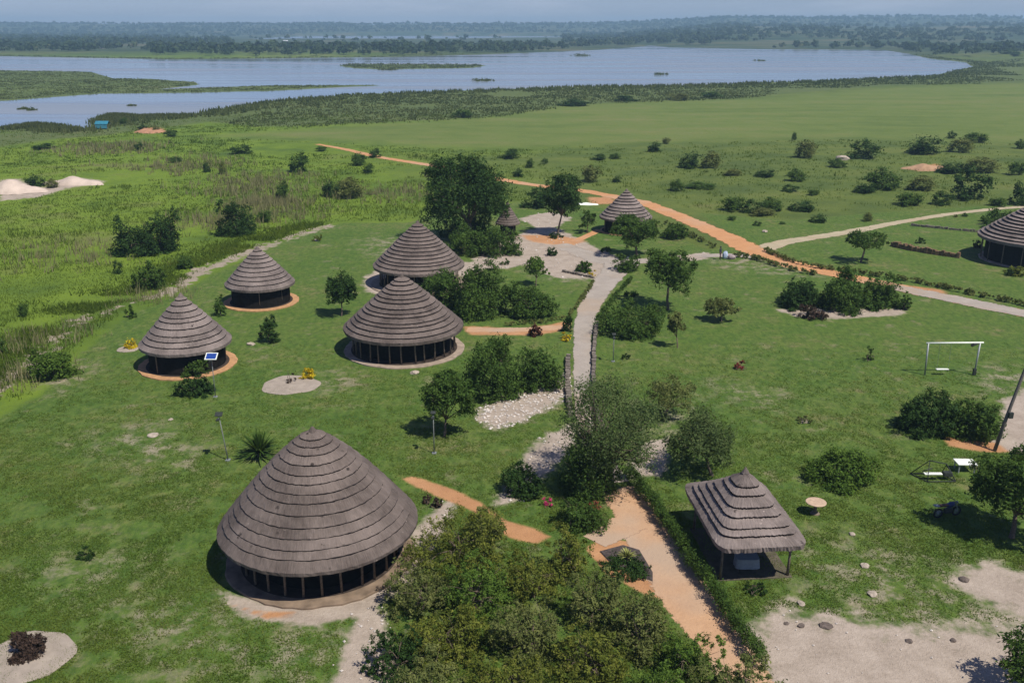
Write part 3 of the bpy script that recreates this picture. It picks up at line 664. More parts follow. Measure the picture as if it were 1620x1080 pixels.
# motorbike in the shade
f = at(1497, 817); e = empty('motorbike', f, 'parked motorbike with dark blue tank and brown seat in the tree shade', 'motorbike', rz=.25)
TYRE = simple('tyre', (.02, .02, .02), .9); BLUEB = simple('blue_body', (.02, .03, .12), .35, .2, 6, spec=.5); BROWNS = simple('brown_seat', (.075, .04, .03), .6)
for x in (-.62, .66):
    m = MB(); V = []; F = []
    for k in range(28):
        for j in range(8):
            a1 = 2 * math.pi * k / 28; b1 = 2 * math.pi * j / 8; r = .27 + .055 * math.cos(b1)
            V.append((x + r * math.cos(a1), .05 * math.sin(b1), .325 + r * math.sin(a1)))
            F.append((k * 8 + j, ((k + 1) % 28) * 8 + j, ((k + 1) % 28) * 8 + (j + 1) % 8, k * 8 + (j + 1) % 8))
    w = m.add(V, F).build('wheel', TYRE, e, smooth=True)
    m = MB()
    for k in range(8):
        a1 = math.pi * k / 8; m.tube([(x - .24 * math.cos(a1), 0, .325 - .24 * math.sin(a1)), (x + .24 * math.cos(a1), 0, .325 + .24 * math.sin(a1))], .007, 4)
    m.tube([(x, -.07, .325), (x, .07, .325)], .04, 8); m.build('spokes', METAL, w)
MB().box((.05, 0, .42), (.5, .24, .3), bev=.06).build('engine', METAL_DK, e)
MB().lathe([(.0, -.3), (.13, -.26), (.17, 0), (.14, .2), (0, .27)], 12).build('fuel_tank', BLUEB, e, (.2, 0, .8), True).rotation_euler = (0, math.radians(80), 0)
MB().box((-.38, 0, .82), (.75, .26, .1), bev=.04).build('seat', BROWNS, e)
MB().box((-.82, 0, .86), (.3, .3, .05), bev=.01).build('luggage_rack', PALECLOTH, e)
for s in (-1, 1): MB().tube([(.66, s * .08, .325), (.5, s * .08, .95)], .028, 6).build('fork', METAL, e)
MB().tube([(.38, -.36, 1.06), (.48, -.18, 1.02), (.48, .18, 1.02), (.38, .36, 1.06)], .018, 6).build('handlebar', METAL_DK, e)
MB().lathe([(0, -.06), (.08, -.04), (.09, .04), (0, .06)], 14).build('headlight', METAL, e, (.6, 0, .9), True).rotation_euler = (0, math.radians(90), 0)
MB().tube([(-.1, .2, .25), (-.75, .2, .35)], [.03, .05], 8).build('exhaust', METAL, e)
# retaining wall near the right hut
def stone_wall(label, pix, h, w, name='stone_wall', seed=0, mat=STONEK, cat='wall', lab2=None):
    rng = random.Random(seed); Q = poly(pix); m = MB()
    for i in range(len(Q) - 1):
        L = math.hypot(*(Q[i + 1] - Q[i])); n = max(1, int(L / .34)); dv = (Q[i + 1] - Q[i]) / n; ang = math.atan2(dv[1], dv[0])
        for k in range(n):
            p = Q[i] + dv * (k + .5); hh = h * rng.uniform(.75, 1.2)
            m.box((p[0] + rng.uniform(-.05, .05), p[1] + rng.uniform(-.05, .05), hh / 2 - .03), (.33 * rng.uniform(.8, 1.15), w * rng.uniform(.75, 1.2), hh), ang + rng.uniform(-.15, .15))
    return tag(m.build(name, mat), label, cat, 'low stone edgings')
stone_wall('low brown stone retaining wall running to the right edge hut', [(1410, 389), (1440, 396), (1480, 403), (1518, 408)], .7, .5, seed=1, mat=simple('brown_stone', (.17, .11, .06), .95, .5, 3, bump=.5))
stone_wall('long low stone edging along the far lawn behind the right edge hut', [(1440, 357), (1480, 361), (1530, 366), (1570, 369)], .35, .3, seed=2)
stone_wall('dark stone kerb down the right side of the grey gravel path', [(944, 512), (941, 540), (939, 575), (939, 608), (943, 650), (958, 700)], .42, .3, seed=3, cat='kerb', name='stone_kerb')
stone_wall('stone kerb down the left side of the grey gravel path', [(899, 565), (898, 590), (898, 620), (903, 660)], .42, .35, seed=4, cat='kerb', name='stone_kerb')
stone_wall('short stone step row beside the yellow flowers', [(890, 430), (915, 435), (940, 440)], .3, .35, seed=5, cat='kerb', name='stone_kerb')
# trimmed hedges
def hedge(label, pix, h, w, n, L, mat, seed, group='low trimmed hedges along the paths'):
    rng = np.random.RandomState(seed); Q = poly(pix); bl = []
    c0 = Q.mean(0)
    for i in range(len(Q) - 1):
        Ls = math.hypot(*(Q[i + 1] - Q[i])); k = max(1, int(Ls / (w * .55)))
        for j in range(k):
            p = Q[i] + (Q[i + 1] - Q[i]) * (j + .5) / k - c0; s = rng.uniform(.8, 1.2)
            bl.append((p[0] + rng.uniform(-.08, .08), p[1] + rng.uniform(-.08, .08), h * .45, w * .55 * s, w * .55 * s, h * .58 * s))
    return tag(link('hedge', leaf_mesh('hedge', rng, bl, n, L, mat, sig=.22), None, (c0[0], c0[1], 0)), label, 'hedge', group)
hedge('thick green hedge along the right side of the garden path beside the gazebo', [(992, 752), (1030, 802), (1075, 868), (1120, 935), (1165, 1000), (1205, 1060)], 1.05, .64, 36000, .10, L_MID, 1)
hedge('low green verge hedge left of the gravel path bend', [(940, 447), (918, 478), (898, 505), (850, 512), (790, 516)], .4, .42, 5000, .16, L_OLIVE, 2)
hedge('low hedge along the right side of the gravel path bend', [(1000, 442), (978, 466), (958, 490), (946, 508)], .45, .5, 4000, .18, L_MID, 3)
hedge('ragged low hedge along the far side of the orange road', [(1212, 398), (1245, 413), (1290, 424), (1380, 436), (1450, 447), (1530, 465), (1640, 488)], .5, .6, 9000, .24, L_OLIVE, 4)
hedge('ragged low hedge along the near side of the orange road', [(1050, 353), (1095, 374), (1130, 392)], .5, .6, 2500, .24, L_OLIVE, 5)
hedge('ragged low hedge between the sacks and the orange road', [(1165, 406), (1200, 412), (1250, 428), (1290, 436)], .55, .7, 3500, .24, L_OLIVE, 6)
# beds
def bed(label, c, rx, ry, mat, seed, h=.06):
    f = at(*c); m = MB(); rng = random.Random(seed); V = []; F = []; n = 40
    for r, z in ((1.0, -.05), (1.0, h * .7), (.94, h), (0, h + .03)):
        for k in range(n):
            a1 = 2 * math.pi * k / n; w = 1 + .05 * math.sin(3 * a1 + seed) + .03 * math.sin(7 * a1); V.append((rx * r * w * math.cos(a1), ry * r * w * math.sin(a1), z))
    F = [(j * n + k, j * n + (k + 1) % n, (j + 1) * n + (k + 1) % n, (j + 1) * n + k) for j in range(3) for k in range(n)]
    return tag(m.add(V, F).build('flower_bed', mat, None, f), label, 'flower bed')
SANDBED = simple('sand_bed', (.31, .26, .21), .95, .15, 1.5, bump=.4)
bed('oval pale sand bed around the brown shrub in the lower left corner', (44, 1040), 2.0, 2.1, SANDBED, 1)
bed('oval pale sand bed holding a yellow bush on the lawn', (460, 609), 2.35, 2.2, SANDBED, 2)
bed('small pale bed under the yellow bush left of the orange based hut', (203, 552), .95, 1.0, SANDBED, 3)
V = poly([(948, 872), (985, 862), (1012, 870), (1033, 905), (1033, 920), (1000, 908), (965, 890)]); c0 = V.mean(0); m = MB()
n = len(V); VV = [(*(p - c0), .0) for p in V] + [(*((p - c0) * .95), .08) for p in V]
m.add(VV, [(k, (k + 1) % n, n + (k + 1) % n, n + k) for k in range(n)] + [tuple(range(n, 2 * n))])
tag(m.build('flower_bed', simple('bed_soil', (.065, .052, .048), .95, .4, 6, bump=.6), None, (c0[0], c0[1], 0)), 'triangular dark edged flower bed in the fork of the garden path', 'flower bed')

# ------------------------------------------------------------------ trees and bushes near the huts (each its own crown)
tree('tallest round dark green tree behind the middle huts', (745, 385), (664, 817, 243, 412), L_DARK, 30000, .34, k=16, r0=.35, sig=.13)
tree('dark upright tree with short trunk between the tiny hut and the white sheet', (882, 371), (858, 928, 262, 352), L_DARK, 11000, .32, k=10)
tree('slim round tree with bare trunk left of the middle hut', (540, 500), (512, 568, 420, 490), L_DARK, 7000, .24, k=9)
tree('round leafy tree on the lawn behind the grey lamp post', (703, 690), (659, 753, 582, 680), L_MID, 13000, .20, k=12)
tree('spreading dark tree with thin trunk beyond the gravel junction, before the far hut', (1008, 405), (962, 1048, 334, 396), L_MID, 11000, .28, k=11, group=None)
tree('leafy tree with thin trunk on the lawn right of the gravel path', (1057, 490), (1008, 1107, 392, 466), L_MID, 12000, .26, k=12)
tree('small flat topped tree with leaning trunk on the far right lawn', (1361, 415), (1335, 1410, 361, 402), L_MID, 6000, .26, k=8)
tree('small flat topped tree standing alone on the lawn with shadow to its left', (1141, 508), (1112, 1174, 466, 503), L_OLIVE, 5000, .22, k=8)
tree('young pale green sapling tree behind the dark thicket by the gravel yard', (848, 452), (828, 870, 404, 446), L_BRIGHT, 3500, .22, k=7)
tree('tall open wispy tree in the centre with pale twigs', (955, 775), (850, 1060, 582, 790), L_WISP, 24000, .15, k=20, stems=3, sig=.2, shell=.35)
tree('feathery pale green tree with shadow behind the gazebo', (1128, 752), (1052, 1170, 652, 742), L_WISP, 13000, .17, k=11, sig=.22)
tree('thin spreading shrub tree right of the wispy tree', (1050, 662), (1015, 1112, 596, 656), L_OLIVE, 4500, .17, k=9, sig=.2)
tree('dark leafy tree at the right edge throwing a large shadow', (1600, 850), (1538, 1690, 705, 840), L_MID, 22000, .19, k=14, r0=.16)
tree('tree cut off by the lower right corner of the photo', (1640, 1120), (1575, 1760, 1015, 1150), L_MID, 14000, .18, k=10)
tree('young forked tree in front of the far hut on the sloping lawn', (929, 368), (912, 948, 334, 362), L_MID, 2200, .25, k=6)
# thicket at the bottom
TH = [((640, 790, 800, 925), L_ACACIA, 20000, 'yellow green acacia bush at the top left of the thicket, nearest the foreground hut'), ((598, 705, 885, 985), L_OLIVE, 11000, 'olive green feathery shrub on the left flank of the thicket'),
 ((690, 800, 875, 990), L_BRIGHT, 13000, 'leafy green bush just below the top left acacia of the thicket'), ((640, 765, 945, 1062), L_ACACIA, 16000, 'rounded green bush in the lower left of the thicket'),
 ((565, 660, 990, 1085), L_DARK, 9000, 'dark low shrub in shade at the left foot of the thicket'), ((785, 880, 872, 965), L_ACACIA, 10000, 'yellow green bush below the gap of orange path in the thicket'),
 ((850, 925, 832, 925), L_ACACIA, 9000, 'yellow green bush at the top right of the thicket, by the red flowered bush'), ((765, 885, 935, 1060), L_OLIVE, 16000, 'olive bush at the very middle of the thicket'),
 ((885, 975, 895, 1005), L_OLIVE, 11000, 'olive green shrub of the thicket below the triangular bed'), ((950, 1050, 930, 1045), L_OLIVE, 13000, 'olive shrub of the thicket along the garden path, upper one'),
 ((855, 985, 985, 1105), L_ACACIA, 17000, 'yellow olive bush low in the middle right of the thicket'), ((1030, 1125, 985, 1095), L_BRIGHT, 12000, 'bright green shrub of the thicket along the garden path, lower one'),
 ((715, 860, 1020, 1160), L_ACACIA, 18000, 'yellow brown bush at the bottom edge below the middle of the thicket'), ((960, 1095, 1040, 1170), L_BRIGHT, 15000, 'green bush at the bottom edge, right of the yellow olive bush'),
 ((1090, 1225, 1030, 1160), L_OLIVE, 15000, 'olive bush at the bottom right end of the thicket beside the bare ground'), ((600, 735, 1040, 1170), L_OLIVE, 14000, 'olive green bush at the bottom left corner of the thicket')]
for bx, mt, n, lab in TH: bush(lab, (bx[0] + 4, bx[1] + 14, bx[2] - 4, bx[3]), mt, int(n * .8), .13, k=18, sig=.10, per=48, shell=.78, group='bushes of the thicket at the bottom of the photo')
bush('olive bush spilling over the orange path behind the thicket', (722, 806, 796, 868), L_OLIVE, 7000, .13, k=10, sig=.10, per=48, shell=.78)
bush('dark bush under the wispy tree left of the pink blossom', (785, 870, 735, 790), L_DARK, 8000, .17)
bush('dense dark bush around the foot of the wispy tree', (880, 985, 680, 800), L_MID, 16000, .16, k=10)
bush('dark red flowered bush at the mouth of the garden path', (868, 960, 778, 850), L_MID, 10000, .14)
bush('spray of dull red blossom on the bush by the garden path', (915, 958, 782, 835), L_ROSE, 1100, .13, cat='blossom', name='blossom_shrub', k=5, stem=False)
bush('small bright pink blossom shrub in the dark shade', (852, 878, 780, 802), L_PINK, 260, .13, cat='blossom', name='blossom_shrub', k=4, stem=False)
bush('small brown grey shrub beside the foreground hut, nearer the hut', (666, 682, 780, 797), L_BROWN, 900, .12)
bush('small brown grey shrub between the foreground hut and the orange path', (680, 700, 784, 805), L_BROWN, 1100, .12)
bush('dark brown dried shrub on the pale oval bed', (8, 70, 995, 1050), L_BROWN, 7000, .13, k=8)
bush('low dark plants filling the triangular bed', (944, 1034, 880, 920), L_DARK, 6000, .12, k=12, stem=False)
bush('small round dark shrub on the grass in front of the gazebo', (1180, 1212, 920, 942), L_DARK, 1500, .12)
bush('round bushy green shrub on the lawn between gazebo and white table', (1270, 1386, 690, 778), L_BRIGHT, 13000, .19, k=11)
bush('big dark bush on the bare patch beside the leaning pole, left half', (1420, 1515, 608, 695), L_DARK, 14000, .2, k=10)
bush('big dark bush on the bare patch beside the leaning pole, right half', (1490, 1588, 620, 700), L_MID, 14000, .2, k=10)
bush('dark thicket bush directly right of the middle hut, behind it', (655, 735, 420, 492), L_MID, 12000, .24, k=10)
bush('tallest bush of the dark thicket beside the middle hut', (710, 808, 408, 508), L_MID, 16000, .24, k=11)
bush('rightmost bush of the dark thicket beside the middle hut', (790, 882, 440, 508), L_MID, 13000, .24, k=10)
bush('shaded undergrowth right behind the foot of the tallest tree', (690, 795, 336, 384), L_DARK, 8000, .28, k=9)
bush('dense dark bush beneath the tallest tree', (696, 770, 355, 408), L_MID, 9000, .27, k=9)
bush('dense bush beside the tiny hut below the tallest tree', (750, 822, 356, 408), L_MID, 9000, .27, k=9)
bush('large dark bush left of the white stony patch', (722, 835, 527, 640), L_MID, 18000, .2, k=12)
bush('green bush between the yellow flowers and the white stony patch', (805, 892, 532, 622), L_MID, 14000, .2, k=10)
bush('dense round bush right of the gravel path', (947, 1056, 470, 538), L_MID, 14000, .22, k=11)
tree('small tree right of the dense round bush by the gravel path', (1072, 550), (1052, 1088, 490, 540), L_OLIVE, 3000, .2, k=7)
bush('wide dark bush on the right lawn, left part', (1225, 1310, 438, 492), L_DARK, 9000, .26, k=9)
bush('wide dark bush on the right lawn, tall middle part', (1285, 1375, 425, 497), L_MID, 12000, .26, k=10)
bush('wide dark bush on the right lawn, right part', (1355, 1428, 434, 492), L_MID, 9000, .26, k=9)
bush('grey brown scrub at the front of the wide dark bush', (1262, 1312, 480, 508), L_BROWN, 2200, .24, k=7)
bush('small upright shrub at the right end of the wide dark bush', (1424, 1442, 460, 492), L_MID, 1200, .22, k=5)
bush('rounded green bush behind the tree beyond the gravel junction', (1045, 1092, 345, 380), L_MID, 4500, .28, k=8)
bush('bush in the shade at the gravel junction', (970, 1012, 398, 432), L_MID, 4000, .24, k=8)
bush('big dark double bush in the tall grass on the left, left half', (178, 245, 338, 405), L_DARK, 9000, .28, k=9)
bush('big dark double bush in the tall grass on the left, right half', (225, 287, 318, 402), L_DARK, 10000, .28, k=9)
bush('rounded dark bush in the tall grass near the lawn edge', (342, 401, 312, 375), L_DARK, 9000, .28, k=9)
bush('round green bush on the eroded bank at the far left', (42, 119, 546, 606), L_BRIGHT, 9000, .2, k=10)
bush('dark bush on the bank between lawn and tall grass', (215, 265, 415, 460), L_MID, 4500, .25, k=8)
bush('small dark tuft shrub on the lawn edge left of the huts', (197, 217, 484, 504), L_MID, 1000, .2, k=5)
bush('two tiered shrub in front of the orange based hut', (283, 340, 562, 600), L_MID, 4500, .2, k=8)
bush('low dark palm like shrub beneath the solar panel post', (278, 342, 590, 630), L_DARK, 4500, .2, k=8)
bush('slim upright shrub between the two orange based huts', (336, 357, 465, 502), L_MID, 1500, .2, k=6)
bush('slim upright dark shrub on the lawn between the huts', (411, 443, 494, 545), L_DARK, 2600, .2, k=7)
bush('bright yellow bush on the oval pale bed', (474, 500, 578, 602), L_YELLOW, 1600, .15, k=6)
bush('bright yellow bush left of the orange based hut', (194, 217, 532, 554), L_YELLOW, 1400, .15, k=6)
bush('yellow flowering patch beside the gravel path', (882, 906, 526, 540), L_YELLOW, 900, .17, k=6, hmin=.5)
bush('small yellow plant by the gravel junction', (930, 945, 421, 438), L_YELLOW, 500, .18, k=5)
bush('small yellowish plant on a pale stone on the upper lawn', (489, 512, 370, 383), L_ACACIA, 600, .2, k=5)
bush('thin bare twiggy plant on the oval pale bed', (452, 470, 578, 608), L_BROWN, 220, .15, k=5)
bush('round trimmed bush beside the gravel path entrance', (887, 909, 500, 526), L_DARK, 1800, .18, k=6)
bush('dark red leafed shrub on the hut path', (834, 858, 508, 534), L_RED, 1600, .18, k=6)
bush('trimmed dark shrub on the gravel yard', (862, 884, 386, 406), L_DARK, 1300, .2, k=5)
bush('small shrub on the pale gravel left of the yard', (790, 806, 408, 420), L_MID, 700, .2, k=5)
bush('green bush with small shadow by the yellow plant', (908, 938, 410, 432), L_MID, 2200, .22, k=7)
bush('small dark shrub under the upright tree on the yard', (868, 892, 365, 378), L_DARK, 900, .22, k=5)
bush('bowl shaped dark shrub at the gravel path fork', (948, 966, 388, 400), L_DARK, 900, .22, k=5)
bush('tiny dark round tuft on the grass by the thin lamp post', (983, 998, 557, 570), L_DARK, 500, .15, k=4, stem=False)
bush('low flat dark hedge bush by the gravel bend', (985, 1012, 458, 470), L_DARK, 1100, .2, k=5)
bush('young sapling alone on the right lawn', (1367, 1384, 545, 572), L_MID, 500, .18, k=5)
bush('small orange leafed plant on the right lawn', (1160, 1181, 567, 586), L_ROSE, 700, .16, k=5)
bush('tiny plant among pale stones on the right lawn', (1258, 1285, 655, 672), L_OLIVE, 500, .15, k=5)
bush('small dark spiky tuft on the left lawn', (118, 150, 860, 888), L_DARK, 900, .2, asp=.18, k=5, stem=False)
bush('pale bush in front of the right edge hut', (1588, 1622, 418, 438), L_ACACIA, 2200, .24, k=7)
bush('small bush at the left edge above the eroded bank', (-20, 12, 530, 560), L_MID, 2000, .22, k=6)
bush('dark scrub behind the right edge hut, along the pale track', (1555, 1650, 330, 368), L_MID, 7000, .3, k=9)
bush('dark shrub at the left rim of the right edge hut', (1538, 1556, 375, 394), L_DARK, 900, .25, k=5)
bush('small dark shrub on the lawn above the stone retaining wall', (1448, 1464, 375, 386), L_DARK, 600, .22, k=5)
bush('grey green shrubs right of the garden fork', (1035, 1062, 645, 668), L_GREY, 1400, .16, k=6)
# spiky palms
def palm(label, c, r, n, mat, seed, name='palm_shrub', cat='palm', wid=.12, el=(.35, 1.35)):
    rng = np.random.RandomState(seed); f = at(*c); e = empty(name, f, label, cat); V = []; F = []; T = []
    for i in range(n):
        a1 = rng.uniform(0, 6.283); e0 = rng.uniform(*el); L = r * rng.uniform(.75, 1.15); tn = rng.rand(); S = 6
        for j in range(S + 1):
            q = j / S; d = L * q; hz = .25 + math.sin(e0) * d - .42 * L * q * q * math.cos(e0); hr = math.cos(e0) * d
            w = wid * (1 - q) ** .6 * (.4 + q * 1.4 if q < .4 else 1) * .5; cx, cy = hr * math.cos(a1), hr * math.sin(a1)
            V += [(cx - w * math.sin(a1), cy + w * math.cos(a1), max(.02, hz)), (cx + w * math.sin(a1), cy - w * math.cos(a1), max(.02, hz))]; T += [tn, tn]
        b0 = len(V) - 2 * (S + 1)
        F += [(b0 + 2 * j, b0 + 2 * j + 1, b0 + 2 * j + 3, b0 + 2 * j + 2) for j in range(S)]
    link('fronds', mesh_np('fronds', np.array(V), np.array(F), mat, {'tint': np.array(T)}), e)
    MB().tube([(0, 0, -.05), (0, 0, .4)], [.16, .12], 8).build('stem', BARK, e); return e
palm('dark spiky palm on the lawn behind the foreground hut', (411, 722), 2.0, 150, L_MID, 1, wid=.2, el=(.3, 1.45))
palm('pale yellow agave like plant in the triangular bed', (992, 888), .75, 50, L_YELLOW, 2, 'agave', 'plant', .12, (.5, 1.4))
bpy.data.objects['agave'].children[0].data.materials[0] = leaf_mat('leaf_agave', (.20, .22, .06), (.42, .42, .14), .2)

# ------------------------------------------------------------------ scattered bushes of the far grassland (shared meshes)
PROTO = []
for i, (mt, k) in enumerate([(L_DARK, 8), (L_MID, 9), (L_DARK, 10), (L_OLIVE, 9), (L_MID, 7)]):
    r = np.random.RandomState(500 + i); PROTO.append(leaf_mesh('grassland_bush', r, auto_blobs(r, 1, 1, -.7, 1, k), 2600, .085, mt, sig=.2))
def far_bush(label, xc, yc, w, h, i, group='bushes scattered over the far grassland'):
    f = at(xc, yc + h / 2); m = mpp(f[0], f[1]); W_ = w * m; cy = f[1] + W_ * .3
    hh = max(.5, height_at(f[0], cy + W_ * .15, yc - h / 2))
    o = link('grassland_bush', PROTO[i % len(PROTO)], None, (f[0] * cy / f[1], cy, -.1), i * 1.3, (W_, W_, hh))
    return tag(o, label, 'bush', group)
FARB = [
 (382, 236, 34, 16, 'wide dark bush on the upper left grassland above the tall grass'), (473, 255, 38, 34, 'bushy dark tree form on the left grassland, tallest there'),
 (328, 263, 14, 18, 'thin upright shrub on the left grassland, left of a similar one'), (353, 265, 14, 20, 'thin upright shrub on the left grassland, right of a similar one'),
 (277, 251, 24, 12, 'small flat bush on the left grassland right of the dry reeds'), (220, 231, 15, 13, 'small round bush below the red soil by the lake'),
 (447, 300, 26, 32, 'grey green bush beside the dry straw coloured grass'), (526, 297, 32, 28, 'dark bush on the grassland left of the green round bush'),
 (557, 296, 46, 36, 'rounded green bush left of the tallest tree'), (567, 250, 28, 24, 'shrub on the near side of the thin orange track'),
 (593, 242, 20, 16, 'small shrub on the far side of the thin orange track'), (583, 265, 22, 16, 'low shrub below the thin orange track'),
 (60, 285, 36, 22, 'green bush growing behind the white sand heap'), (84, 289, 22, 16, 'dark bush between the two white sand heaps'),
 (508, 234, 20, 10, 'low bush at the far end of the orange track'), (68, 231, 36, 10, 'long low bush on the far left grassland'),
 (195, 190, 16, 11, 'dark bush by the blue shelter'), (228, 201, 18, 12, 'dark bush beside the red soil patch'), (247, 203, 14, 11, 'second dark bush beside the red soil patch'), (270, 209, 24, 14, 'dark bush right of the red soil patch'),
 (807, 243, 34, 16, 'bush on the open field above the tallest tree'), (838, 257, 16, 16, 'round bush on the field right of the tallest tree'), (820, 272, 20, 16, 'bush touching the right side of the tallest tree'),
 (933, 274, 34, 28, 'dark round bush behind the upright tree'), (862, 253, 12, 10, 'tiny bush on the field above the upright tree'), (948, 248, 26, 10, 'low wide bush on the field above the far hut'), (972, 246, 22, 10, 'flat bush on the field right above the far hut'),
 (1035, 231, 24, 18, 'bush on the middle of the pale field'), (1053, 222, 14, 10, 'tiny bush on the pale field, highest of its pair'), (732, 178, 32, 16, 'dark scrub at the edge of the reed belt'),
 (850, 313, 50, 34, 'dense bush between the tallest tree and the upright tree'), (1070, 292, 26, 20, 'bush on the field behind the orange road'), (975, 282, 16, 12, 'little bush behind the far hut'),
 (1272, 235, 34, 30, 'rounded dark bush on the pale field, alone in the middle right'), (1256, 214, 8, 16, 'small thin tree on the pale field'), (1365, 236, 48, 30, 'spreading bush on the pale field right of the pale rock'), (1324, 257, 30, 16, 'low bush in front of the pale rock'),
 (1458, 228, 54, 32, 'big dark bush on the pale field at the right'), (1517, 229, 40, 24, 'dark bush right of the big dark bush'), (1542, 216, 38, 20, 'bush behind the pair at the right of the pale field'), (1505, 213, 14, 12, 'tiny dark bush top behind the big dark bush'),
 (1614, 227, 18, 16, 'small bush at the right edge of the pale field'), (1500, 264, 46, 20, 'hedge like dark bush right of the red soil mound'), (1547, 260, 60, 26, 'long dark bush joined to the hedge like one'), (1607, 264, 28, 26, 'dark bush at the right edge of the grassland'),
 (1533, 290, 56, 52, 'tall dark tree form below the long dark bush'), (1396, 282, 58, 38, 'large feathery bush on the right grassland'), (1366, 296, 40, 18, 'low bush at the foot of the large feathery bush'), (1455, 289, 44, 26, 'bush right of the large feathery bush'),
 (1438, 313, 44, 26, 'dark bush below the large feathery bush'), (1490, 313, 32, 22, 'dark bush left of the tall dark tree form'), (1260, 276, 32, 22, 'round bush on the middle grassland'), (1208, 273, 38, 14, 'long low bush on the middle grassland'),
 (1158, 272, 30, 12, 'small low bush on the middle grassland, left'), (1287, 303, 20, 12, 'little dark bush below the round bush'), (1250, 297, 26, 12, 'pale low bush below the round bush'), (1110, 293, 54, 12, 'long thin strip of scrub above the orange road'),
 (1088, 252, 38, 28, 'left bush of a pair above the strip of scrub'), (1123, 252, 34, 28, 'right bush of a pair above the strip of scrub'),
 (1160, 320, 40, 28, 'leftmost bush of the bushy clump beside the orange road'), (1192, 326, 38, 22, 'second bush of the bushy clump beside the orange road'), (1222, 322, 38, 24, 'third bush of the bushy clump beside the orange road'), (1266, 325, 48, 18, 'rightmost bush of the bushy clump beside the orange road'), (1206, 335, 44, 14, 'low front bush of the bushy clump beside the orange road'),
 (1158, 344, 15, 10, 'tiny shrub in front of the clump, nearest the orange road'), (1198, 353, 14, 9, 'tiny shrub in front of the clump near the track junction'), (1238, 352, 12, 6, 'smallest shrub on the lawn left of the pale track'), (1292, 345, 30, 16, 'thin shrub above the pale track'), (1372, 343, 18, 16, 'feathery shrub standing above the pale track'),
 (1578, 318, 30, 18, 'little spreading tree beside the pale track'), (1613, 307, 34, 38, 'dark tree form at the right edge above the pale track'), (1557, 345, 16, 12, 'small shrub below the pale track left of the hut'), (1525, 339, 11, 8, 'small round shrub on the pale track edge'), (1512, 341, 8, 6, 'smallest round shrub on the pale track edge'),
 (38, 487, 18, 26, 'upright shrub in the tall grass at the far left'), (187, 421, 14, 22, 'slim shrub in the tall grass below the double bush'), (295, 413, 28, 24, 'leafy weed clump on the bank behind the huts'), (184, 344, 12, 12, 'small dark shrub left of the double bush'),
 (540, 296, 24, 22, 'dark shrub joined to the rounded green bush'), (420, 340, 26, 22, 'dull shrub right of the rounded dark bush'), (1600, 430, 22, 14, 'little shrub beside the right edge hut wall'), (1090, 262, 12, 10, 'tiny bush under the pair above the strip of scrub'),
 (905, 162, 54, 12, 'long dark scrub along the reed belt, left of centre'), (1075, 153, 44, 12, 'long dark scrub along the reed belt, right'), (1125, 149, 36, 12, 'dark scrub at the right end of the reed belt line'), (990, 155, 40, 10, 'low dark scrub in the middle of the reed belt'),
 (1600, 84, 40, 12, 'dark grove on the far right shore'), (1545, 66, 28, 10, 'dark grove near the top of the far right slope'),
]
for i, (x, y, w, h, lab) in enumerate(FARB): far_bush(lab, x, y, w, h, i)

# ------------------------------------------------------------------ grass, reeds and woodland that nobody could count
def blades(name, P, H, wd, mat, per, seed, spread, tint_fn=None, lean=.35):
    rng = np.random.RandomState(seed); n = len(P) * per; k = np.repeat(np.arange(len(P)), per)
    x = P[k, 0] + rng.normal(size=n) * spread; y = P[k, 1] + rng.normal(size=n) * spread; h = H[k] * rng.uniform(.6, 1.2, n); a = rng.uniform(0, math.pi, n)
    w = wd * rng.uniform(.6, 1.4, n) * (P[k, 1] / 150).clip(.6, 3); z0 = P[k, 2]
    lx, ly = rng.normal(size=n) * lean * h, rng.normal(size=n) * lean * h
    V = np.stack([np.stack([x - w * np.cos(a), y - w * np.sin(a), z0], 1), np.stack([x + w * np.cos(a), y + w * np.sin(a), z0], 1),
                  np.stack([x + lx, y + ly, z0 + h], 1)], 1).reshape(-1, 3)
    base = rng.rand(len(P)) if tint_fn is None else tint_fn(P)
    T = np.clip(base[k] * .75 + rng.rand(n) * .3, 0, 1)
    return mesh_np(name, V, np.arange(3 * n).reshape(n, 3), mat, {'tint': np.repeat(T, 3)})
rng = np.random.RandomState(42)
def scatter(n, ylo, yhi, xr, powr=1.0):
    y = ylo * (yhi / ylo) ** (rng.rand(n) ** powr); x = (rng.rand(n) * 2 - 1) * xr * y; return np.stack([x, y], 1)
TRACKS = [poly(q) for q in ([(500, 228), (545, 236), (600, 249), (690, 263), (830, 291), (930, 303), (1020, 321), (1080, 345), (1200, 401), (1310, 431)], [(1205, 394), (1300, 374), (1420, 352), (1500, 339), (1640, 326)])]
P = scatter(60000, 70, 330, .62)
sd = sdist(P, LAWN); ok = (sd > 1.2) & (lake_sd(P) > 6) & (sdist(P, FIELD) > 3) & ((P[:, 0] / P[:, 1] < .02) | (rng.rand(len(P)) < .35)) & (vnoise(P[:, 0], P[:, 1], .09) + .5 * vnoise(P[:, 0], P[:, 1], .4) > .55)
for q in TRACKS: ok &= ldist(P, q) > 2.6
for q, s in SAND[:1]: ok &= sdist(P, q) > .5
P = P[ok]; P = np.concatenate([P, ground_z(P[:, 0], P[:, 1], np.full(len(P), 50.), np.zeros(len(P)))[:, None] - .05], 1)
link_ = lambda nm, me, lab, cat: tag(link(nm, me), lab, cat, kind='stuff')
link_('tall_grass', blades('tall_grass', P, .22 + .42 * vnoise(P[:, 0], P[:, 1], .15), .06, L_GRASS, 5, 1, .4, lambda Q: vnoise(Q[:, 0], Q[:, 1], .05) * .9), 'tall wild grass covering the open ground beyond the lawn', 'grass')
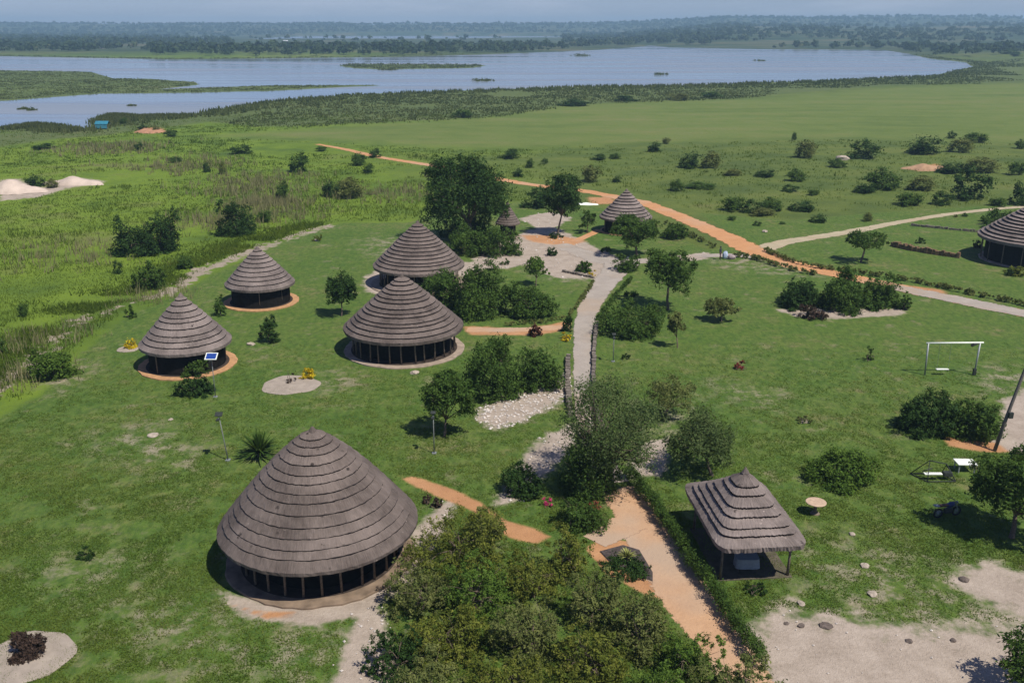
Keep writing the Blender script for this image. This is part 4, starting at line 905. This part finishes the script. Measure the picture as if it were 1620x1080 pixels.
# rank weeds along the eroded bank at the lawn edge
k = rng.randint(0, len(BANK) - 1, 3600); q = rng.rand(3600)[:, None]; P = BANK[k] * (1 - q) + BANK[k + 1] * q + np.stack([-np.abs(rng.normal(size=3600)) * 3.2 - .6, np.abs(rng.normal(size=3600)) * 2.2 + .3], 1)
P = np.concatenate([P[(sdist(P, LAWN) > .3) & (vnoise(P[:, 0], P[:, 1], .25) > .35)], np.zeros((0, 2))]); P = np.concatenate([P, np.full((len(P), 1), -.2)], 1)
link_('bank_weeds', blades('bank_weeds', P, .3 + .4 * vnoise(P[:, 0], P[:, 1], .2), .10, L_GRASS, 5, 12, .4, lambda Q: vnoise(Q[:, 0], Q[:, 1], .3), .6), 'rank green weeds along the eroded bank at the lawn edge', 'weeds')
# straw coloured tall clumps
P = np.concatenate([at(x, y)[None, :2] + rng.normal(size=(n, 2)) * s for x, y, n, s in [(420, 322, 260, 3.5), (395, 300, 160, 5), (335, 350, 160, 4), (170, 235, 260, 7), (300, 262, 200, 7), (420, 285, 160, 6), (445, 340, 120, 4), (110, 400, 120, 5), (600, 305, 150, 6), (250, 470, 50, 2), (60, 540, 60, 2.5), (25, 600, 60, 2)]])
P = np.concatenate([P, np.full((len(P), 1), -.2)], 1)
link_('dry_grass', blades('dry_grass', P, rng.uniform(.6, 1.7, len(P)), .07, L_DRY, 6, 2, .4, lean=.18), 'straw coloured dry grass standing among the green grass', 'grass')
# reeds along the shore
P = scatter(52000, 285, 1250, .66, .8); sd = lake_sd(P)
wr = soft(sdist(P, REED), 14) * np.clip(vnoise(P[:, 0], P[:, 1], .03) * 1.6, .25, 1); wr = np.maximum(wr, ((sd < 16) & (P[:, 1] < 1100)) * 1.0)
for q in ISL: wr = np.maximum(wr, soft(sdist(P, q), 3))
ok = (sd > .3) & (wr > .35); P = P[ok]; sd = sd[ok]
PX = np.concatenate([at(x, y)[None, :2] + rng.normal(size=(n_, 2)) * (sx_, sy_) for x, y, n_, sx_, sy_ in [(20, 199, 900, 9, 5), (70, 197, 900, 7, 5), (110, 205, 300, 4, 4), (185, 185, 900, 7, 4), (160, 192, 400, 4, 3), (220, 184, 500, 6, 3)]]); PX = PX[lake_sd(PX) > .2]; P = np.concatenate([P, PX]); sd = np.concatenate([sd, np.zeros(len(PX))])
isl = np.min([sdist(P, q) for q in ISL[:2]], 0) < 2; H = .5 + .8 * np.clip(1 - sd / 40, 0, 1) + .5 * vnoise(P[:, 0], P[:, 1], .06); H = np.where(isl, .35 + .4 * vnoise(P[:, 0], P[:, 1], .05), H); P = np.concatenate([P, np.full((len(P), 1), -.25)], 1)
link_('reeds', blades('reeds', P, H * .85, .16, L_REED, 6, 3, 1.2, lambda Q: vnoise(Q[:, 0], Q[:, 1], .025) * .6 + .4 * vnoise(Q[:, 0], Q[:, 1], .11), .2), 'belt of dark reeds and papyrus along the lake shore and islands', 'reeds')
# woodland on the far shore and hills
P = scatter(26000, 1000, 5200, .66, .75); sd = lake_sd(P); dn = vnoise(P[:, 0], P[:, 1], .004) + .55 * vnoise(P[:, 0], P[:, 1], .017)
ok = (sd > 9) & ((dn > .66) | (P[:, 1] > 3200) & (dn > .5)); ok &= ~((P[:, 0] / P[:, 1] > .22) & (rng.rand(len(P)) < .35))
ppx = 810 + FPX * P[:, 0] / (P[:, 1] * CP + 28 * SP); ok &= ~((ppx > 370) & (ppx < 890) & (P[:, 1] > 1550) & (P[:, 1] < 3300) & (rng.rand(len(P)) < .97)); P = P[ok][:11000]; gz_ = ground_z(P[:, 0], P[:, 1], lake_sd(P), np.zeros(len(P)))
Vs = []; Ts = []; q = 26
n = len(P); r = rng.uniform(2.2, 5.2, n) * (1 + P[:, 1] / 7000); hh = r * rng.uniform(.9, 1.6, n)
d = rng.normal(size=(n, q, 3)); d /= np.linalg.norm(d, axis=2)[..., None]; d[..., 2] = np.abs(d[..., 2]) * 1.0
c = np.stack([P[:, 0], P[:, 1], gz_ + hh * .45], 1)[:, None] + d * np.stack([r, r, hh * .75], 1)[:, None] * rng.uniform(.6, 1, (n, q, 1))
o = d + rng.normal(size=d.shape) * .5; o /= np.linalg.norm(o, axis=2)[..., None]
t1 = np.cross(o, rng.normal(size=o.shape)); t1 /= np.linalg.norm(t1, axis=2)[..., None]; t2 = np.cross(o, t1); s = (r * .42)[:, None, None]
V = np.stack([c - t1 * s, c - t2 * s * .8, c + t1 * s, c + t2 * s * .8], 2).reshape(-1, 3)
T = np.clip(np.repeat(rng.rand(n) * .8, q) + rng.rand(n * q) * .2, 0, 1)
link_('far_woodland', mesh_np('far_woodland', V, np.arange(len(V)).reshape(-1, 4), L_FAR, {'tint': np.repeat(T, 4)}), 'woodland covering the far shore and the hills on the horizon', 'woodland')

# stones on the white patch and bare ground
STN = []
for q, n_, s_ in ((2, 420, .10), (3, 40, .09), (4, 80, .06), (1, 120, .13), (7, 120, .07)):
    Q = SAND[q][0]; lo, hi = Q.min(0), Q.max(0); p = rng.rand(n_ * 4, 2) * (hi - lo) + lo; p = p[sdist(p, Q) < .3][:n_]; STN += [(x, y, s_ * rng.uniform(.4, 1.6)) for x, y in p]
STN = np.array(STN); OC = np.array([(1, 0, 0), (0, 1, 0), (-1, 0, 0), (0, -1, 0), (0, 0, .7), (0, 0, -.5)], float); OF = np.array([(0, 1, 4), (1, 2, 4), (2, 3, 4), (3, 0, 4), (1, 0, 5), (2, 1, 5), (3, 2, 5), (0, 3, 5)])
V = STN[:, None, [0, 1]]; V = np.concatenate([V, np.full((len(STN), 1, 1), .03)], 2) + OC[None] * STN[:, 2][:, None, None] * rng.uniform(.6, 1.3, (len(STN), 6, 1))
link_('loose_stones', mesh_np('loose_stones', V.reshape(-1, 3), (OF[None] + 6 * np.arange(len(STN))[:, None, None]).reshape(-1, 3), simple('stone_white', (.50, .45, .40), .95, .3, 3)), 'loose pale stones strewn over the bare patches', 'stones')
# short blades of the mown lawn, near part
P = scatter(215000, 34, 84, .72); ok = sdist(P, LAWN) < -.5
for q, s in SAND: ok &= sdist(P, q) > .15
for q, s in ORANGE: ok &= sdist(P, q) > .1
for q, s in PATCH: ok &= (sdist(P, q) > 0) | (rng.rand(len(P)) < .5)
for pts, w_ in PATHQ: ok &= ldist(P, pts) > w_
for cx_, cy_, cr_ in ((-10.65, 46.56, 5.5), (-9.88, 82.55, 5.6), (-28.38, 78.31, 4.2)): ok &= np.hypot(P[:, 0] - cx_, P[:, 1] - cy_) > cr_
ok &= rng.rand(len(P)) < np.clip((88 - P[:, 1]) / 32, 0, 1)
ok &= vnoise(P[:, 0], P[:, 1], .8) + .5 * vnoise(P[:, 0], P[:, 1], 2.3) > .55
P = np.concatenate([P[ok], np.zeros((ok.sum(), 1))], 1)
link_('lawn_grass', blades('lawn_grass', P, .05 + .07 * vnoise(P[:, 0], P[:, 1], .5), .05, L_LAWN, 3, 8, .12, lambda Q: vnoise(Q[:, 0], Q[:, 1], .35), .8), 'short tufts of grass on the mown lawn', 'grass')

# ------------------------------------------------------------------ sand heaps, rocks, small far things
def heap(label, c, rx, ry, h, mat, seed, name='sand_heap', cat='sand heap', group=None):
    r = np.random.RandomState(seed); f = at(*c); n, k = 48, 12; V = [(0, 0, h)]; F = []
    for j in range(1, k + 1):
        q = j / k
        for i in range(n):
            a1 = 2 * math.pi * i / n; w = 1 + .14 * math.sin(2 * a1 + seed) + .09 * math.sin(5 * a1 + 2 * seed); x, y = rx * q * w * math.cos(a1), ry * q * w * math.sin(a1)
            z = h * (1 - q ** 1.6) * (1 + .25 * math.sin(3.1 * x / rx * 2 + seed)) + r.uniform(-.04, .04) * h - (.15 if j == k else 0); V.append((x, y, z))
    F += [(0, 1 + i, 1 + (i + 1) % n) for i in range(n)]
    F += [(1 + (j - 1) * n + i, 1 + j * n + i, 1 + j * n + (i + 1) % n, 1 + (j - 1) * n + (i + 1) % n) for j in range(1, k) for i in range(n)]
    return tag(MB().add(V, F).build(name, mat, None, f, True), label, cat, group)
heap('pale pinkish white sand heap at the left edge', (14, 302), 6.0, 3.6, 1.7, SANDM, 1, group='white sand heaps')
heap('lower white sand heap right of the bush on the left grassland', (118, 290), 5.2, 2.6, 1.1, SANDM, 2, group='white sand heaps')
heap('reddish soil mound on the right grassland', (1466, 267), 4.6, 3, .9, simple('red_soil', (.36, .22, .13), .95, .2, 1), 3, 'soil_mound', 'soil mound')
heap('bare red soil hump by the lakeside bushes', (238, 208), 5, 4, .8, simple('red_soil', (.36, .19, .11), .95, .2, 1), 4, 'soil_mound', 'soil mound')
def rock(label, c, s, mat, seed, group):
    bm = bmesh.new(); bmesh.ops.create_icosphere(bm, subdivisions=2, radius=1); r = random.Random(seed); sc = (s * r.uniform(.8, 1.3), s * r.uniform(.7, 1.1), s * r.uniform(.35, .6))
    for v in bm.verts: v.co = Vector((v.co.x * sc[0], v.co.y * sc[1], v.co.z * sc[2])) * r.uniform(.78, 1.15)
    me = bpy.data.meshes.new('rock'); bm.to_mesh(me); bm.free(); me.materials.append(mat); f = at(*c)
    return tag(link('rock', me, None, (f[0], f[1], sc[2] * .25), r.uniform(0, 3)), label, 'rock', group)
GR = 'rocks lying on grass and bare ground'
for i, (x, y, s, mt, lab) in enumerate([
    (1306, 990, .28, ROCK_DK, 'dark rock at the grass edge of the lower right bare ground'), (1267, 990, .2, ROCK_DK, 'dark flat rock on the lower right bare ground, left'), (1244, 986, .13, ROCK_DK, 'small stone left of the flat rock on bare ground'),
    (1438, 1014, .2, ROCK_DK, 'lone brown stone in the middle of the lower right bare ground'), (1508, 1013, .2, ROCK_DK, 'brown stone on bare ground towards the right edge'), (1380, 940, .26, ROCK, 'pale rock on the worn grass right of the gazebo'),
    (1368, 895, .24, ROCK, 'pale rock on the grass right of the gazebo roof corner'), (1267, 955, .26, ROCK, 'pale yellowish rock where grass meets bare ground'), (242, 689, .4, ROCK, 'pale flat rock alone on the left lawn'),
    (656, 590, .45, ROCK, 'pale flat stone on the lawn before the middle hut'), (397, 545, .4, ROCK, 'pale flat stone on the lawn between the two orange based huts'), (1210, 367, .45, ROCK, 'pale stone on the lawn by the track junction'),
    (1332, 252, 1.5, ROCK, 'big pale rock on the pale field among bushes'), (1348, 845, .2, ROCK, 'small pale stone on the grass behind the gazebo corner'), (270, 664, .2, ROCK, 'little pale stone uphill of the flat rock on the left lawn'),
    (1273, 668, .3, ROCK, 'pale stone by the tiny plant on the right lawn'), (1525, 917, .3, ROCK_DK, 'dark stone in the bare patch at the right edge'), (500, 381, .35, ROCK, 'pale stone under the yellowish plant on the upper lawn')]): rock(lab, (x, y), s, mt, i, GR)
for i, (x, y, w, lab) in enumerate([(38, 171, 2.2, 'dark floating weed clump on the near channel at the left'), (48, 173, 1.6, 'small floating weed beside the left clump'), (207, 166, 1.5, 'small floating weed off the reedy point'), (762, 127, 5, 'floating weed patch in the middle of the lake'), (1043, 117, 4, 'floating weed patch on the lake right of centre'), (1200, 96, 5, 'floating weed patch far out on the right of the lake'), (610, 110, 6, 'floating weed fringe below the reed island'), (915, 88, 9, 'flat weed bank before the far shore')]):
    f = at(x, y); r = np.random.RandomState(900 + i)
    tag(link('floating_weed', leaf_mesh('floating_weed', r, [(0, 0, .1, w, w * 1.2, .35), (w * .8, .2, .1, w * .7, w, .25)], 900, .25 + w * .09, L_REED), None, (f[0], f[1], -.42)), lab, 'water plant', 'floating weed on the lake')
# blue shelter by the lake, white sheet
f = at(163, 203); e = empty('lakeside_shelter', f, 'small bright blue tarpaulin shelter beside the lake reeds', 'shelter')
MB().add([(-1.9, -1.2, 1.3), (1.9, -1.2, 1.3), (1.9, 0, 2.1), (-1.9, 0, 2.1), (1.9, 1.2, 1.3), (-1.9, 1.2, 1.3), (-1.9, -1.2, 1.22), (1.9, -1.2, 1.22), (1.9, 0, 2.02), (-1.9, 0, 2.02), (1.9, 1.2, 1.22), (-1.9, 1.2, 1.22)],
         [(0, 1, 2, 3), (3, 2, 4, 5), (7, 6, 9, 8), (8, 9, 11, 10), (0, 6, 7, 1), (5, 4, 10, 11)]).build('roof', simple('tarp_blue', (.03, .17, .24), .6, .15, 2), e)
MB().box((0, -1.1, .65), (3.4, .06, 1.2)).build('wall', simple('tarp_teal', (.05, .2, .26), .7, .15, 2), e)
for sx in (-1, 1):
    for sy in (-1, 1): MB().tube([(sx * 1.8, sy * 1.15, 0), (sx * 1.8, sy * 1.15, 1.3)], .05, 6).build('post', WOOD_POST, e)
heap('white plastic sheet spread on the grass left of the far hut', (925, 323), 2.0, 1.0, .22, WHITE, 7, 'plastic_sheet', 'sheet')
# houses on the far shore
def house(label, c, w, d, h, wall, roofm, rz):
    f = at(*c); e = empty('far_house', f, label, 'house', 'houses on the far shore', rz)
    MB().box((0, 0, h / 2), (w, d, h)).build('wall', wall, e)
    MB().add([(-w * .56, -d * .6, h), (w * .56, -d * .6, h), (w * .56, 0, h * 1.55), (-w * .56, 0, h * 1.55), (w * .56, d * .6, h), (-w * .56, d * .6, h)], [(0, 1, 2, 3), (3, 2, 4, 5), (1, 4, 2), (0, 3, 5), (0, 5, 4, 1)]).build('roof', roofm, e)
    MB().box((0, -d / 2 - .02, 1), (1, .06, 2)).build('door', BROWNS, e)
RFM = simple('tin_roof', (.55, .55, .56), .4, .1, 1); WLM = simple('house_wall', (.5, .42, .33), .9, .15, 1)
for i, (x, y, lab) in enumerate([(62, 57, 'pale house among trees at the far left shore'), (97, 60, 'pale house right of the leftmost far house'), (162, 79, 'pale house on the bare slope by the far left shore'), (128, 74, 'tan house above the bare slope at the far left shore'), (395, 78, 'pale house on the far shore left of the centre'), (452, 68, 'small house behind trees on the far shore'), (1147, 52, 'white house high on the far right hills')]):
    house(lab, (x, y), 8, 6, 3, WLM, RFM, i * .7)
# person and sacks on the path
def person(label, c, rz):
    f = at(*c); me = bpy.data.meshes.new('body'); J = {}
    pts = [('pel', 0, 0, .95, .13, None), ('spine', 0, .01, 1.15, .125, 'pel'), ('chest', 0, .01, 1.35, .14, 'spine'), ('neck', 0, .01, 1.50, .055, 'chest'), ('head', 0, -.01, 1.60, .085, 'neck'), ('crown', 0, 0, 1.70, .07, 'head')]
    for s, nm in ((1, 'r'), (-1, 'l')):
        pts += [(nm + 'sh', s * .18, .01, 1.42, .06, 'chest'), (nm + 'el', s * .25, .02, 1.15, .042, nm + 'sh'), (nm + 'wr', s * .24, -.09, .92, .03, nm + 'el'), (nm + 'ha', s * .23, -.12, .84, .035, nm + 'wr'),
                (nm + 'hip', s * .10, 0, .88, .09, 'pel'), (nm + 'kn', s * .11, -.02 + .07 * s, .49, .06, nm + 'hip'), (nm + 'an', s * .11, .02 + .1 * s, .08, .04, nm + 'kn'), (nm + 'toe', s * .12, -.12 + .1 * s, .035, .035, nm + 'an')]
    V = []; E = []; Rr = []
    for nm, x, y, z, r, par in pts:
        J[nm] = len(V); V.append((x, y, z)); Rr.append(r)
        if par: E.append((J[par], J[nm]))
    me.from_pydata(V, E, []); o = link('body', me)
    md = o.modifiers.new('skin', 'SKIN'); md.use_smooth_shade = True
    for i, v in enumerate(me.skin_vertices[0].data): v.radius = (Rr[i], Rr[i]); v.use_root = (i == 0)
    o.modifiers.new('sub', 'SUBSURF').levels = 2; o.modifiers['sub'].render_levels = 2
    dg = bpy.context.evaluated_depsgraph_get(); nm = bpy.data.meshes.new_from_object(o.evaluated_get(dg)); bpy.data.objects.remove(o)
    nm.name = 'body'; nm.materials.clear()
    for mt in (simple('skin', (.11, .06, .04), .6), simple('shirt', (.03, .035, .05), .9), simple('trousers', (.075, .03, .04), .9), METAL_DK): nm.materials.append(mt)
    for p in nm.polygons:
        z = p.center.z; x = abs(p.center.x)
        p.material_index = 3 if z < .1 else 2 if z < .97 and x < .19 + (.03 if z < .6 else 0) else 1 if .97 <= z < 1.47 and not (x > .2 and z < 1.12) else 0
    e = empty('person', f, label, 'person', rz=rz); link('body', nm, e)
    m = MB(); m.lathe([(.108, -.03), (.112, .03), (.09, .085), (.04, .112), (0, .116)], 16, (0, .01, 1.66)); m.build('hair', METAL_DK, e, smooth=True)
person('person in dark top and maroon trousers standing on the pale path by the sacks', (1139, 411), .9)
def sack(label, c, s, mat, rz, seed):
    bm = bmesh.new(); bmesh.ops.create_icosphere(bm, subdivisions=3, radius=1); r = random.Random(seed)
    for v in bm.verts:
        x, y, z = v.co; q = 1 + .08 * math.sin(5 * x + seed) + .06 * math.sin(7 * y + z * 4)
        v.co = Vector((math.copysign(abs(x) ** .7, x) * s[0] * q, math.copysign(abs(y) ** .7, y) * s[1] * q, math.copysign(abs(z) ** .75, z) * s[2] * q))
    me = bpy.data.meshes.new('sack'); bm.to_mesh(me); bm.free(); me.materials.append(mat); f = at(*c)
    for p in me.polygons: p.use_smooth = True
    return tag(link('sack', me, None, (f[0], f[1], s[2] * .9), rz), label, 'sack', 'sacks beside the person on the path')
sack('bulging pale blue and white sack standing beside the person', (1147, 409), (.32, .28, .5), simple('sack_blue', (.42, .50, .62), .8, .35, 3), .3, 1)
sack('low pinkish grey sack right of the blue and white sack', (1157, 410), (.5, .34, .3), simple('sack_grey', (.30, .24, .24), .85, .4, 3), .2, 2)

# ------------------------------------------------------------------ haze
t = NT('air_haze'); t.t.nodes.remove(t.b); v = t.n('ShaderNodeVolumePrincipled')
v.inputs['Color'].default_value = (.50, .78, 1, 1); v.inputs['Density'].default_value = .00022; v.inputs['Anisotropy'].default_value = .1
t.t.links.new(v.outputs[0], t.out.inputs['Volume'])
MBh = MB().box((0, 3250, 44), (14000, 7200, 96)); tag(MBh.build('haze', t.m), 'pale blue haze over the lake and hills', 'haze', kind='stuff')
